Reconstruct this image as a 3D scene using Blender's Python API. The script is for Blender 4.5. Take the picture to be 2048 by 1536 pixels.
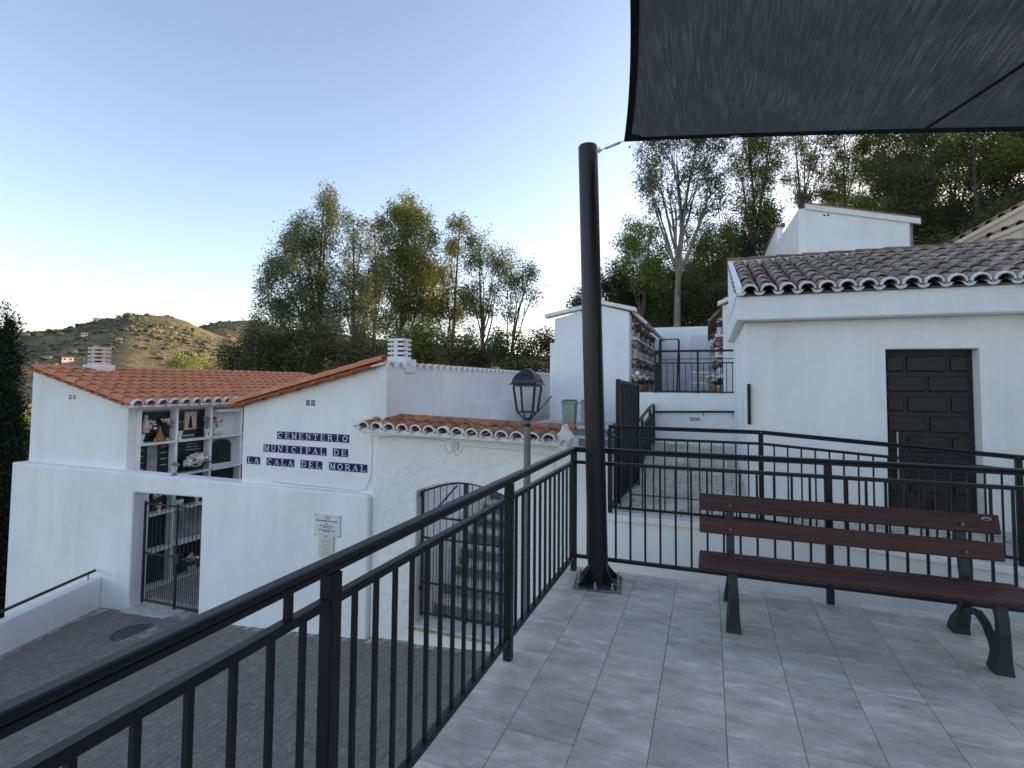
import bpy, math, random
from mathutils import Vector, Matrix, noise
import numpy as np

for o in list(bpy.data.objects):
    bpy.data.objects.remove(o)
SC = bpy.context.scene
COL = SC.collection
R = math.radians

# ------------------------------------------------------------------ camera
EYE = Vector((0.0, 0.0, 1.51))
YAW, PITCH, ROLL = R(20.3), math.atan(52 / 1063), R(0.45)
fw = Vector((-math.sin(YAW) * math.cos(PITCH), math.cos(YAW) * math.cos(PITCH), math.sin(PITCH)))
rt0 = Vector((math.cos(YAW), math.sin(YAW), 0))
up0 = rt0.cross(fw)
rt = rt0 * math.cos(ROLL) + up0 * math.sin(ROLL)
up = rt.cross(fw)
cam = bpy.data.cameras.new('camera')
cam.sensor_width = 36
cam.lens = 36 * 1063 / 2048
cam.shift_y = -53 / 2048
cam.clip_start = 0.05
cam.clip_end = 6000
camo = bpy.data.objects.new('camera', cam)
COL.objects.link(camo)
camo.matrix_world = Matrix(((rt.x, up.x, -fw.x, EYE.x), (rt.y, up.y, -fw.y, EYE.y), (rt.z, up.z, -fw.z, EYE.z), (0, 0, 0, 1)))
SC.camera = camo

# ------------------------------------------------------------------ sky, sun, exposure
SUN_EL, SUN_AZ = R(10), R(43)            # azimuth clockwise from +Y; the sun stands behind the wooded hill on the right
world = bpy.data.worlds.new('World')
SC.world = world
world.use_nodes = True
nt = world.node_tree
nt.nodes.clear()
wo = nt.nodes.new('ShaderNodeOutputWorld')
bg = nt.nodes.new('ShaderNodeBackground')
sky = nt.nodes.new('ShaderNodeTexSky')
sky.sky_type = 'NISHITA'
sky.sun_disc = False
sky.sun_elevation = SUN_EL
sky.sun_rotation = SUN_AZ
sky.air_density = 0.8
sky.dust_density = 1.3
sky.ozone_density = 1.0
bg.inputs['Strength'].default_value = 0.15
wb = nt.nodes.new('ShaderNodeMix')          # camera white balance, the same for the whole sky
wb.data_type = 'RGBA'
wb.blend_type = 'MULTIPLY'
wb.inputs[0].default_value = 1.0
wb.inputs[7].default_value = (1.14, 1.0, .95, 1)
nt.links.new(sky.outputs[0], wb.inputs[6])
nt.links.new(wb.outputs[2], bg.inputs[0])
nt.links.new(bg.outputs[0], wo.inputs[0])
sun = bpy.data.lights.new('sun', 'SUN')
sun.energy = 2.0
sun.angle = R(0.5)
sun.color = (1.0, 0.72, 0.42)
suno = bpy.data.objects.new('sun', sun)
COL.objects.link(suno)
sd = Vector((math.sin(SUN_AZ) * math.cos(SUN_EL), math.cos(SUN_AZ) * math.cos(SUN_EL), math.sin(SUN_EL)))
suno.rotation_euler = (-sd).to_track_quat('-Z', 'Y').to_euler()
suno.location = (60, 40, 60)
vs = SC.view_settings
vs.view_transform = 'Standard'
vs.look = 'None'
vs.exposure = 1.64
vs.gamma = 1
vs.use_curve_mapping = False

# ------------------------------------------------------------------ materials
MAT = {}


def nodes(name):
    m = bpy.data.materials.new(name)
    m.use_nodes = True
    n = m.node_tree
    b = n.nodes['Principled BSDF']
    MAT[name] = m
    return m, n, b


def N(n, t, **kw):
    x = n.nodes.new(t)
    for k, v in kw.items():
        if k in x.inputs:
            x.inputs[k].default_value = v
        else:
            setattr(x, k, v)
    return x


def ramp(n, fac, stops):
    r = n.nodes.new('ShaderNodeValToRGB')
    cr = r.color_ramp
    cr.elements[0].position, cr.elements[0].color = stops[0][0], (*stops[0][1], 1)
    cr.elements[1].position, cr.elements[1].color = stops[-1][0], (*stops[-1][1], 1)
    for p, c in stops[1:-1]:
        e = cr.elements.new(p)
        e.color = (*c, 1)
    n.links.new(fac, r.inputs[0])
    return r.outputs[0]


def mixc(n, fac, a, b, mode='MIX'):
    x = n.nodes.new('ShaderNodeMix')
    x.data_type = 'RGBA'
    x.blend_type = mode
    for sock, v in ((0, fac), (6, a), (7, b)):
        if isinstance(v, (int, float)):
            x.inputs[sock].default_value = v
        elif isinstance(v, tuple):
            x.inputs[sock].default_value = (*v, 1)
        else:
            n.links.new(v, x.inputs[sock])
    return x.outputs[2]


def objco(n, scale=(1, 1, 1)):
    t = n.nodes.new('ShaderNodeTexCoord')
    mp = n.nodes.new('ShaderNodeMapping')
    mp.inputs['Scale'].default_value = scale
    n.links.new(t.outputs['Object'], mp.inputs[0])
    return mp.outputs[0]


def noi(n, co, scale, detail=3, rough=.55):
    x = N(n, 'ShaderNodeTexNoise', Scale=scale, Detail=detail, Roughness=rough)
    n.links.new(co, x.inputs['Vector'])
    return x.outputs[0]


def bump(n, b, h, strength, dist):
    x = N(n, 'ShaderNodeBump', Strength=strength, Distance=dist)
    n.links.new(h, x.inputs['Height'])
    n.links.new(x.outputs[0], b.inputs['Normal'])


def simple(name, col, rough=.6, spec=.5, metal=0, var=.0, vscale=8, bmp=0, bscale=60, bdist=.003):
    m, n, b = nodes(name)
    b.inputs['Roughness'].default_value = rough
    b.inputs['Specular IOR Level'].default_value = spec
    b.inputs['Metallic'].default_value = metal
    co = objco(n)
    if var:
        f = noi(n, co, vscale, 4)
        c = ramp(n, f, [(.3, tuple(x * (1 - var) for x in col)), (.7, tuple(min(1, x * (1 + var)) for x in col))])
        n.links.new(c, b.inputs['Base Color'])
    else:
        b.inputs['Base Color'].default_value = (*col, 1)
    if bmp:
        bump(n, b, noi(n, co, bscale, 4), bmp, bdist)
    return m


def plaster(name, col, dirt, bumpd, bscale, bstr=.6, streak=.35):
    m, n, b = nodes(name)
    co = objco(n)
    a = noi(n, co, .9, 5, .6)
    st = noi(n, objco(n, (3, 3, .7)), 1.0, 5, .62)
    fine = noi(n, co, 14, 3)
    mul = N(n, 'ShaderNodeMath', operation='MULTIPLY')
    n.links.new(a, mul.inputs[0])
    n.links.new(st, mul.inputs[1])
    c1 = ramp(n, mul.outputs[0], [(.16, col), (.45, tuple(x + (y - x) * streak for x, y in zip(col, dirt)))])
    c2 = mixc(n, .08, c1, ramp(n, fine, [(.35, dirt), (.65, col)]))
    patch = noi(n, objco(n, (1, 1, 1.6)), .55, 3, .45)
    c2 = mixc(n, 1.0, c2, ramp(n, patch, [(.40, (.94, .943, .95)), (.56, (1, 1, 1))]), 'MULTIPLY')
    rain = noi(n, objco(n, (5, 5, .3)), 1.0, 5, .65)
    c2 = mixc(n, ramp(n, rain, [(.56, (0, 0, 0)), (.80, (.3, .3, .3))]), c2, dirt)
    n.links.new(c2, b.inputs['Base Color'])
    b.inputs['Roughness'].default_value = .9
    b.inputs['Specular IOR Level'].default_value = .2
    h = N(n, 'ShaderNodeMath', operation='ADD')
    n.links.new(noi(n, co, bscale, 4, .6), h.inputs[0])
    n.links.new(noi(n, co, bscale * .18, 2), h.inputs[1])
    bump(n, b, h.outputs[0], bstr, bumpd)
    return m


plaster('white_plaster', (.90, .895, .88), (.62, .61, .57), .004, 38)
plaster('rough_plaster', (.90, .885, .86), (.66, .63, .57), .045, 9, .8)
plaster('cream_plaster', (.72, .62, .50), (.5, .42, .33), .004, 30)
simple('white_trim', (.78, .77, .74), .8, .2, var=.1, vscale=12, bmp=.4, bscale=40, bdist=.004)
simple('black_metal', (.008, .010, .015), .42, .32, var=.25, vscale=3, bmp=.12, bscale=90, bdist=.001)
simple('pole_metal', (.009, .010, .013), .34, .35, var=.3, vscale=2, bmp=.1, bscale=60, bdist=.001)
simple('iron', (.02, .028, .03), .55, .4, var=.4, vscale=20)
simple('cast_iron', (.013, .019, .022), .55, .5, var=.3, vscale=12, bmp=.4, bscale=70, bdist=.002)
simple('zinc', (.55, .55, .56), .35, .5, metal=1, var=.15)
simple('steel_plate', (.16, .165, .18), .45, .5, metal=.7, var=.5, vscale=18, bmp=.3, bscale=60)
simple('post_grey', (.16, .165, .18), .5, .5, var=.15, vscale=6)
simple('lantern_black', (.012, .013, .02), .3, .5, var=.3, vscale=10)
simple('dark_marble', (.012, .014, .016), .12, .5, var=.5, vscale=5)
simple('grey_marble', (.30, .30, .31), .25, .5, var=.35, vscale=4)
simple('white_marble', (.72, .71, .69), .3, .5, var=.08, vscale=4)
simple('terracotta_pot', (.35, .15, .05), .7, .3, var=.2)
simple('gold', (.5, .33, .1), .35, .5, metal=.6, var=.2)
simple('statue_stone', (.66, .56, .46), .7, .3, var=.15, vscale=20)
simple('bin_grey', (.33, .35, .27), .5, .4, var=.12)
simple('bin_green', (.05, .25, .13), .45, .4, var=.12)
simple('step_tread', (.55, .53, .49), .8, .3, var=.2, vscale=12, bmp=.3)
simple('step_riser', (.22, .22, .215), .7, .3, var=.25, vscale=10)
simple('step_edge', (.42, .34, .2), .8, .3, var=.45, vscale=14, bmp=.5)
simple('blue_tile', (.012, .016, .11), .2, .5, var=.2, vscale=10)
simple('letter_white', (.78, .78, .76), .3, .5)
simple('paper', (.62, .63, .52), .7, .3, var=.08, vscale=16)
simple('plaque', (.70, .70, .70), .35, .5, var=.06, vscale=6)
simple('ink', (.03, .03, .035), .6, .3)
simple('faint_ink', (.33, .34, .30), .7, .3)
simple('pink_ink', (.6, .38, .33), .7, .3)
simple('wire', (.62, .60, .57), .6, .3)
simple('vent_dark', (.02, .02, .022), .9, .1)
simple('badge', (.03, .10, .07), .3, .5)
simple('drain', (.05, .05, .05), .6, .4)
simple('courtyard_stone', (.34, .33, .32), .85, .3, var=.25, vscale=9, bmp=.4)
simple('trunk_bark', (.13, .10, .075), .9, .2, var=.45, vscale=5, bmp=.6, bscale=16, bdist=.03)
simple('pale_bark', (.23, .20, .165), .85, .2, var=.4, vscale=3, bmp=.4, bscale=12, bdist=.02)
simple('house_white', (.75, .70, .62), .9, .2, var=.05)
simple('house_roof', (.35, .14, .08), .9, .2, var=.2)
simple('pylon_steel', (.35, .35, .36), .6, .4)
for nm, c in dict(petal_white=(.75, .73, .68), petal_pink=(.62, .26, .36), petal_red=(.45, .03, .05), petal_purple=(.25, .08, .35), petal_yellow=(.7, .42, .04), petal_blush=(.62, .45, .44), stem_green=(.05, .11, .04)).items():
    simple(nm, c, .8, .2, var=.2, vscale=30)


def tile_mat(name, cols, stain, amt, vs_=7):
    m, n, b = nodes(name)
    oi = n.nodes.new('ShaderNodeObjectInfo')
    c = ramp(n, oi.outputs['Random'], [(i / (len(cols) - 1), x) for i, x in enumerate(cols)])
    co = objco(n)
    add = N(n, 'ShaderNodeVectorMath', operation='ADD')
    n.links.new(co, add.inputs[0])
    sc = N(n, 'ShaderNodeMath', operation='MULTIPLY')
    sc.inputs[1].default_value = 37.0
    n.links.new(oi.outputs['Random'], sc.inputs[0])
    n.links.new(sc.outputs[0], add.inputs[1])
    f = noi(n, add.outputs[0], vs_, 5, .65)
    c = mixc(n, ramp(n, f, [(.42 - amt * .25, (0, 0, 0)), (.62 - amt * .25, (1, 1, 1))]), c, stain)
    f2 = noi(n, add.outputs[0], 40, 3)
    c = mixc(n, .35, c, ramp(n, f2, [(.3, (.25, .25, .25)), (.7, (1, 1, 1))]), 'MULTIPLY')
    n.links.new(c, b.inputs['Base Color'])
    b.inputs['Roughness'].default_value = .85
    b.inputs['Specular IOR Level'].default_value = .25
    bump(n, b, f2, .5, .004)
    return m


tile_mat('clay_tile', [(.68, .215, .095), (.74, .26, .12), (.78, .31, .15), (.70, .23, .105), (.80, .35, .18)], (.60, .26, .15), .0)
tile_mat('porch_tile', [(.48, .15, .08), (.56, .23, .13), (.60, .33, .18), (.50, .17, .09), (.58, .30, .17), (.54, .19, .11)], (.20, .12, .06), .05)
tile_mat('weathered_tile', [(.60, .40, .31), (.50, .36, .28), (.42, .32, .26), (.64, .47, .36), (.46, .34, .28)], (.21, .175, .15), .12)
tile_mat('coping_tile', [(.38, .20, .13), (.33, .20, .15), (.42, .26, .18)], (.2, .15, .12), .1)
tile_mat('cream_tile', [(.45, .27, .17), (.40, .22, .14), (.5, .33, .22)], (.3, .2, .13), .1)
simple('old_pan', (.17, .14, .125), .9, .2, var=.5, vscale=10)
simple('clay_pan', (.55, .18, .09), .9, .2, var=.3, vscale=10)

# terrace paving: each tile has its own tone, cloudy cement print
m, n, b = nodes('terrace_tile')
oi = n.nodes.new('ShaderNodeObjectInfo')
co = objco(n)
add = N(n, 'ShaderNodeVectorMath', operation='ADD')
n.links.new(co, add.inputs[0])
sc = N(n, 'ShaderNodeMath', operation='MULTIPLY')
sc.inputs[1].default_value = 51.0
n.links.new(oi.outputs['Random'], sc.inputs[0])
n.links.new(sc.outputs[0], add.inputs[1])
mp = n.nodes.new('ShaderNodeMapping')
mp.inputs['Scale'].default_value = (1, 2.2, 1)
n.links.new(add.outputs[0], mp.inputs[0])
f = noi(n, mp.outputs[0], 5.5, 8, .68)
f3 = noi(n, add.outputs[0], 60, 4, .7)
c = ramp(n, f, [(.30, (.44, .39, .345)), (.44, (.62, .565, .505)), (.55, (.71, .655, .59)), (.66, (.88, .83, .765))])
tone = ramp(n, oi.outputs['Random'], [(0, (.86, .86, .87)), (.5, (1, .99, .97)), (1, (1, 1, 1))])
c = mixc(n, 1.0, c, tone, 'MULTIPLY')
c = mixc(n, .25, c, ramp(n, f3, [(.3, (.5, .5, .5)), (.7, (1, 1, 1))]), 'MULTIPLY')
geo = n.nodes.new('ShaderNodeNewGeometry')
sm_ = noi(n, geo.outputs['Position'], 1.7, 5, .62)
c = mixc(n, ramp(n, sm_, [(.60, (0, 0, 0)), (.72, (.55, .55, .55))]), c, (.66, .65, .63))
sm2 = noi(n, geo.outputs['Position'], .9, 4, .6)
c = mixc(n, 1.0, c, ramp(n, sm2, [(.35, (.80, .80, .81)), (.6, (1, 1, 1))]), 'MULTIPLY')
n.links.new(c, b.inputs['Base Color'])
b.inputs['Specular IOR Level'].default_value = .4
rr = ramp(n, f, [(.3, (.42, .42, .42)), (.7, (.6, .6, .6))])
n.links.new(rr, b.inputs['Roughness'])
bump(n, b, f3, .25, .002)

simple('grout', (.45, .43, .41), .9, .2, var=.2, vscale=30)
tile_mat('paver', [(.195, .172, .155), (.225, .195, .175), (.25, .21, .185), (.205, .185, .172), (.235, .205, .182)], (.285, .26, .235), -.1, 9)
simple('paver_joint', (.34, .32, .295), .95, .1, var=.5, vscale=6, bmp=.4)
simple('asphalt_cover', (.07, .07, .072), .7, .3, var=.2, vscale=20, bmp=.4)

# stamped concrete of the ramp: faint rows of ribs
m, n, b = nodes('ramp_concrete')
co = objco(n)
c = ramp(n, noi(n, co, 1.6, 6, .65), [(.3, (.40, .365, .29)), (.5, (.56, .515, .42)), (.7, (.68, .63, .53))])
w = N(n, 'ShaderNodeTexBrick', Scale=1.0)
w.inputs['Brick Width'].default_value = .2
w.inputs['Row Height'].default_value = .1
w.inputs['Mortar Size'].default_value = .012
n.links.new(co, w.inputs['Vector'])
c = mixc(n, mixc(n, 1.0, ramp(n, w.outputs['Fac'], [(0, (0, 0, 0)), (1, (.8, .8, .8))]), ramp(n, noi(n, co, 2.3, 2), [(.42, (0, 0, 0)), (.6, (1, 1, 1))]), 'MULTIPLY'), c, (.09, .085, .08))
n.links.new(c, b.inputs['Base Color'])
b.inputs['Roughness'].default_value = .9
bump(n, b, w.outputs['Fac'], .5, -.006)

# bench boards: stained hardwood
m, n, b = nodes('bench_wood')
oi = n.nodes.new('ShaderNodeObjectInfo')
g = noi(n, objco(n, (1.2, 40, 40)), 2.0, 7, .68)
c = ramp(n, g, [(.3, (.035, .013, .010)), (.55, (.070, .025, .018)), (.75, (.125, .048, .034))])
c = mixc(n, 1.0, c, ramp(n, oi.outputs['Random'], [(0, (.8, .8, .8)), (1, (1, 1, 1))]), 'MULTIPLY')
n.links.new(c, b.inputs['Base Color'])
b.inputs['Roughness'].default_value = .5
b.inputs['Specular IOR Level'].default_value = .3
bump(n, b, g, .3, .001)
m, n, b = nodes('door_wood')
g = noi(n, objco(n, (3, 3, 30)), 2.0, 5, .6)
n.links.new(ramp(n, g, [(.3, (.006, .0045, .004)), (.7, (.016, .011, .009))]), b.inputs['Base Color'])
b.inputs['Roughness'].default_value = .5
bump(n, b, g, .3, .002)

# knitted shade cloth: dark threads, fine slits that let the sky through
m, n, b = nodes('shade_cloth')
co = objco(n)
thr = noi(n, objco(n, (9, 120, 9)), 1.0, 3, .6)
thr2 = noi(n, objco(n, (130, 4.5, 4.5)), 1.0, 3, .7)
pat = noi(n, co, 2.2, 4, .6)
b.inputs['Roughness'].default_value = .8
b.inputs['Specular IOR Level'].default_value = .15
n.links.new(ramp(n, thr2, [(.3, (.025, .025, .025)), (.7, (.056, .056, .055))]), b.inputs['Base Color'])
trl = N(n, 'ShaderNodeBsdfTranslucent', Color=(.44, .43, .41, 1))
tra = N(n, 'ShaderNodeBsdfTransparent', Color=(1, 1, 1, 1))
m1 = N(n, 'ShaderNodeMixShader', Fac=.5)
n.links.new(b.outputs[0], m1.inputs[1])
n.links.new(trl.outputs[0], m1.inputs[2])
mm = N(n, 'ShaderNodeMath', operation='MULTIPLY')
n.links.new(ramp(n, thr2, [(.42, (.02, .02, .02)), (.75, (.27, .27, .27))]), mm.inputs[0])
n.links.new(ramp(n, pat, [(.35, (.35, .35, .35)), (.65, (.65, .65, .65))]), mm.inputs[1])
m2 = n.nodes.new('ShaderNodeMixShader')
n.links.new(mm.outputs[0], m2.inputs[0])
n.links.new(m1.outputs[0], m2.inputs[1])
n.links.new(tra.outputs[0], m2.inputs[2])
n.links.new(m2.outputs[0], n.nodes['Material Output'].inputs[0])
simple('sail_hem', (.010, .011, .013), .8, .2, var=.2, vscale=40)


def leaf_mat(name, cols, transl=.35):
    m, n, b = nodes(name)
    at = n.nodes.new('ShaderNodeAttribute')
    at.attribute_name = 'tone'
    c = ramp(n, at.outputs['Fac'], [(i / (len(cols) - 1), x) for i, x in enumerate(cols)])
    b.inputs['Roughness'].default_value = .6
    b.inputs['Specular IOR Level'].default_value = .25
    n.links.new(c, b.inputs['Base Color'])
    t = n.nodes.new('ShaderNodeBsdfTranslucent')
    n.links.new(c, t.inputs[0])
    x = N(n, 'ShaderNodeMixShader', Fac=transl)
    n.links.new(b.outputs[0], x.inputs[1])
    n.links.new(t.outputs[0], x.inputs[2])
    n.links.new(x.outputs[0], n.nodes['Material Output'].inputs[0])


leaf_mat('euca_leaf', [(0.069, 0.108, 0.058), (0.117, 0.166, 0.088), (0.166, 0.196, 0.097), (0.216, 0.225, 0.088), (0.147, 0.186, 0.117)])
leaf_mat('olive_leaf', [(0.097, 0.127, 0.039), (0.177, 0.196, 0.049), (0.235, 0.244, 0.058), (0.147, 0.166, 0.058)])
leaf_mat('dark_leaf', [(.050, .062, .030), (.078, .095, .042), (.105, .118, .05), (.09, .085, .045)])
leaf_mat('brown_leaf', [(0.117, 0.108, 0.058), (0.177, 0.147, 0.078), (0.097, 0.117, 0.058), (0.196, 0.157, 0.097)])
leaf_mat('bright_leaf', [(0.196, 0.255, 0.058), (0.274, 0.332, 0.078), (0.177, 0.216, 0.058), (0.352, 0.332, 0.097)])
leaf_mat('scrub_leaf', [(.075, .09, .055), (.11, .12, .07), (.14, .145, .085)], .1)
leaf_mat('cypress_leaf', [(.012, .022, .012), (.02, .035, .018), (.03, .045, .02)], .15)

# scrub-covered ground of the hills; distance haze painted in as lighter, muted colours
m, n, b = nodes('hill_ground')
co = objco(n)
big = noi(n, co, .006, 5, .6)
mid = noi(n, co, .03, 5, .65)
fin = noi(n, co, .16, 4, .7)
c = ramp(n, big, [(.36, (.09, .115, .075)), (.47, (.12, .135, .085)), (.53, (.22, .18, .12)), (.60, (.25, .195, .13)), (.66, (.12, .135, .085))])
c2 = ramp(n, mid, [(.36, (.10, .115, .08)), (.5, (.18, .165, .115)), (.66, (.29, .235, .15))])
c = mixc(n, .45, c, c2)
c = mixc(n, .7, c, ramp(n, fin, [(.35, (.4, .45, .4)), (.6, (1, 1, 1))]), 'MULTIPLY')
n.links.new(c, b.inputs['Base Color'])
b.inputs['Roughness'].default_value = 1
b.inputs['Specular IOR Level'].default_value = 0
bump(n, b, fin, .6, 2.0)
m, n, b = nodes('forest_floor')
co = objco(n)
c = ramp(n, noi(n, co, .5, 6, .65), [(.3, (.13, .11, .06)), (.5, (.24, .20, .12)), (.7, (.33, .28, .18))])
n.links.new(c, b.inputs['Base Color'])
b.inputs['Roughness'].default_value = 1
bump(n, b, noi(n, co, 2.5, 5), .8, .2)

# ------------------------------------------------------------------ mesh helpers
class MB:
    """collects faces, then links them as one mesh object"""

    def __init__(self):
        self.v, self.f = [], []

    def add(self, vs_, fs):
        o = len(self.v)
        self.v += [tuple(p) for p in vs_]
        self.f += [tuple(i + o for i in q) for q in fs]
        return self

    def box(self, a, b):
        (x0, y0, z0), (x1, y1, z1) = a, b
        return self.add([(x0, y0, z0), (x1, y0, z0), (x1, y1, z0), (x0, y1, z0), (x0, y0, z1), (x1, y0, z1), (x1, y1, z1), (x0, y1, z1)],
                        [(0, 3, 2, 1), (4, 5, 6, 7), (0, 1, 5, 4), (1, 2, 6, 5), (2, 3, 7, 6), (3, 0, 4, 7)])

    def bar(self, p0, p1, w, h, upv=(0, 0, 1)):
        """rectangular bar from p0 to p1, w across, h along the up vector"""
        p0, p1 = Vector(p0), Vector(p1)
        d = (p1 - p0).normalized()
        s = d.cross(Vector(upv))
        if s.length < 1e-4:
            s = d.cross(Vector((0, 1, 0)))
        s.normalize()
        u = s.cross(d)
        vs_ = []
        for p in (p0, p1):
            for a, c_ in ((-1, -1), (1, -1), (1, 1), (-1, 1)):
                vs_.append(p + s * (a * w / 2) + u * (c_ * h / 2))
        return self.add(vs_, [(0, 1, 2, 3), (7, 6, 5, 4), (0, 4, 5, 1), (1, 5, 6, 2), (2, 6, 7, 3), (3, 7, 4, 0)])

    def tube(self, pts, rad, nseg=8, cap=True):
        pts = [Vector(p) for p in pts]
        if not isinstance(rad, (list, tuple)):
            rad = [rad] * len(pts)
        o = len(self.v)
        prev = None
        for i, p in enumerate(pts):
            d = (pts[min(i + 1, len(pts) - 1)] - pts[max(i - 1, 0)])
            d.normalize()
            a = prev if prev is not None else (Vector((0, 0, 1)) if abs(d.z) < .9 else Vector((1, 0, 0)))
            s = (a - d * a.dot(d)).normalized()
            prev = s
            t = d.cross(s)
            for k in range(nseg):
                an = 2 * math.pi * k / nseg
                self.v.append(tuple(p + (s * math.cos(an) + t * math.sin(an)) * rad[i]))
        for i in range(len(pts) - 1):
            for k in range(nseg):
                a, b_ = o + i * nseg + k, o + i * nseg + (k + 1) % nseg
                self.f.append((a, b_, b_ + nseg, a + nseg))
        if cap:
            self.f.append(tuple(o + k for k in range(nseg))[::-1])
            self.f.append(tuple(o + (len(pts) - 1) * nseg + k for k in range(nseg)))
        return self

    def prism(self, poly, axis, a, b):
        """extrude a 2-D polygon along axis 'X','Y' or 'Z' from a to b"""
        def P(u, w, t):
            return {'X': (t, u, w), 'Y': (u, t, w), 'Z': (u, w, t)}[axis]
        k = len(poly)
        vs_ = [P(u, w, a) for u, w in poly] + [P(u, w, b) for u, w in poly]
        fs = [tuple(range(k)), tuple(range(2 * k - 1, k - 1, -1))]
        fs += [(i, k + i, k + (i + 1) % k, (i + 1) % k) for i in range(k)]
        return self.add(vs_, fs)

    def lathe(self, prof, c=(0, 0, 0), nseg=14, a0=0.0):
        o = len(self.v)
        for r_, z in prof:
            for k in range(nseg):
                an = a0 + 2 * math.pi * k / nseg
                self.v.append((c[0] + r_ * math.cos(an), c[1] + r_ * math.sin(an), c[2] + z))
        for i in range(len(prof) - 1):
            for k in range(nseg):
                a, b_ = o + i * nseg + k, o + i * nseg + (k + 1) % nseg
                self.f.append((a, b_, b_ + nseg, a + nseg))
        self.f.append(tuple(o + k for k in range(nseg))[::-1])
        self.f.append(tuple(o + (len(prof) - 1) * nseg + k for k in range(nseg)))
        return self

    def blob(self, c, r_, rnd, sub=1):
        """small lumpy ball (a flower head, a pebble)"""
        t = (1 + 5 ** .5) / 2
        vs_ = [(-1, t, 0), (1, t, 0), (-1, -t, 0), (1, -t, 0), (0, -1, t), (0, 1, t), (0, -1, -t), (0, 1, -t), (t, 0, -1), (t, 0, 1), (-t, 0, -1), (-t, 0, 1)]
        fs = [(0, 11, 5), (0, 5, 1), (0, 1, 7), (0, 7, 10), (0, 10, 11), (1, 5, 9), (5, 11, 4), (11, 10, 2), (10, 7, 6), (7, 1, 8), (3, 9, 4), (3, 4, 2), (3, 2, 6), (3, 6, 8), (3, 8, 9), (4, 9, 5), (2, 4, 11), (6, 2, 10), (8, 6, 7), (9, 8, 1)]
        rr_ = r_ if isinstance(r_, tuple) else (r_, r_, r_)
        L = (1 + t * t) ** .5
        out = []
        for p in vs_:
            k = rnd.uniform(.75, 1.2) / L
            out.append((c[0] + p[0] * k * rr_[0], c[1] + p[1] * k * rr_[1], c[2] + p[2] * k * rr_[2]))
        return self.add(out, fs)

    def mesh(self, name, mat, smooth=False, off=(0, 0, 0)):
        me = bpy.data.meshes.new(name)
        vs_ = [(p[0] - off[0], p[1] - off[1], p[2] - off[2]) for p in self.v]
        me.from_pydata(vs_, [], self.f)
        if mat:
            me.materials.append(MAT[mat])
        if smooth:
            for p in me.polygons:
                p.use_smooth = True
        me.update()
        return me


def world_loc(o):
    v = Vector((0, 0, 0))
    while o is not None:
        v += o.location
        o = o.parent
    return v


def fixn(me):
    import bmesh
    bm = bmesh.new()
    bm.from_mesh(me)
    bmesh.ops.recalc_face_normals(bm, faces=bm.faces)
    bm.to_mesh(me)
    bm.free()


def part(name, mb, mat, parent=None, bevel=0, smooth=False, kind=None, pivot=None, label=None):
    """one mesh object; coordinates in mb are world coordinates"""
    base = world_loc(parent) if parent is not None else Vector((0, 0, 0))
    if pivot is None:
        xs = np.array(mb.v)
        pivot = ((xs[:, 0].min() + xs[:, 0].max()) / 2, (xs[:, 1].min() + xs[:, 1].max()) / 2, xs[:, 2].min())
    me = mb.mesh(name, mat, smooth, pivot)
    fixn(me)
    o = bpy.data.objects.new(name, me)
    o.location = Vector(pivot) - base
    if parent is not None:
        o.parent = parent
    COL.objects.link(o)
    if bevel:
        bv = o.modifiers.new('bevel', 'BEVEL')
        bv.width = bevel
        bv.segments = 2
        bv.limit_method = 'ANGLE'
        bv.angle_limit = R(40)
    if kind:
        o['kind'] = kind
    if label:
        o['label'] = label
    return o


def inst(name, me, mat4, parent):
    """an object that shares mesh data, placed by a world matrix under a parent that has no rotation"""
    o = bpy.data.objects.new(name, me)
    base = world_loc(parent)
    o.parent = parent
    o.matrix_local = Matrix.Translation(-base) @ mat4
    COL.objects.link(o)
    return o


def tag(o, label, cat, group=None):
    o['label'] = label
    o['category'] = cat
    if group:
        o['group'] = group
    return o


def thing(name, loc, label, cat, group=None):
    o = bpy.data.objects.new(name, None)
    o.empty_display_size = .2
    o.location = loc
    COL.objects.link(o)
    return tag(o, label, cat, group)


def copy_tree(o, parent=None):
    c_ = o.copy()
    COL.objects.link(c_)
    c_.parent = parent
    for ch in list(o.children):
        copy_tree(ch, c_)
    return c_


def structure(name, mb, mat, **kw):
    return part(name, mb, mat, kind='structure', **kw)


def frame(origin, xa, ya, za):
    return Matrix(((xa[0], ya[0], za[0], origin[0]), (xa[1], ya[1], za[1], origin[1]), (xa[2], ya[2], za[2], origin[2]), (0, 0, 0, 1)))

# ------------------------------------------------------------------ terrain, far hills
def near_hill(x, y):
    h = 36 * math.exp(-((x - 62) / 46) ** 2 - ((y - 40) / 48) ** 2)
    return h


def sstep(a, b, t):
    t = max(0, min(1, (t - a) / (b - a)))
    return t * t * (3 - 2 * t)


def ground_z(x, y):
    d = math.hypot(x, y)
    h = near_hill(x, y) * sstep(15.5, 20.5, y + max(0, x - 5) * .8)
    base = -3.6 - 4.6 * sstep(14, 70, d) * sstep(.3, -.4, x / (d + 1e-6))
    w = .35 * noise.noise(Vector((x * .12, y * .12, 0))) if d > 16 else 0
    return base + h * 1.13 + w


def warp(t):
    return math.copysign(abs(t) ** 3.2 * 2600 + abs(t) * 60, t)


mb = MB()
NG = 150
xs = [warp(-1 + 2 * i / NG) for i in range(NG + 1)]
for j in range(NG + 1):
    for i in range(NG + 1):
        mb.v.append((xs[i], xs[j] + 12, ground_z(xs[i], xs[j] + 12)))
for j in range(NG):
    for i in range(NG):
        a = j * (NG + 1) + i
        mb.f.append((a, a + 1, a + NG + 2, a + NG + 1))
structure('terrain', mb, 'forest_floor', smooth=True, pivot=(0, 0, 0))

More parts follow.
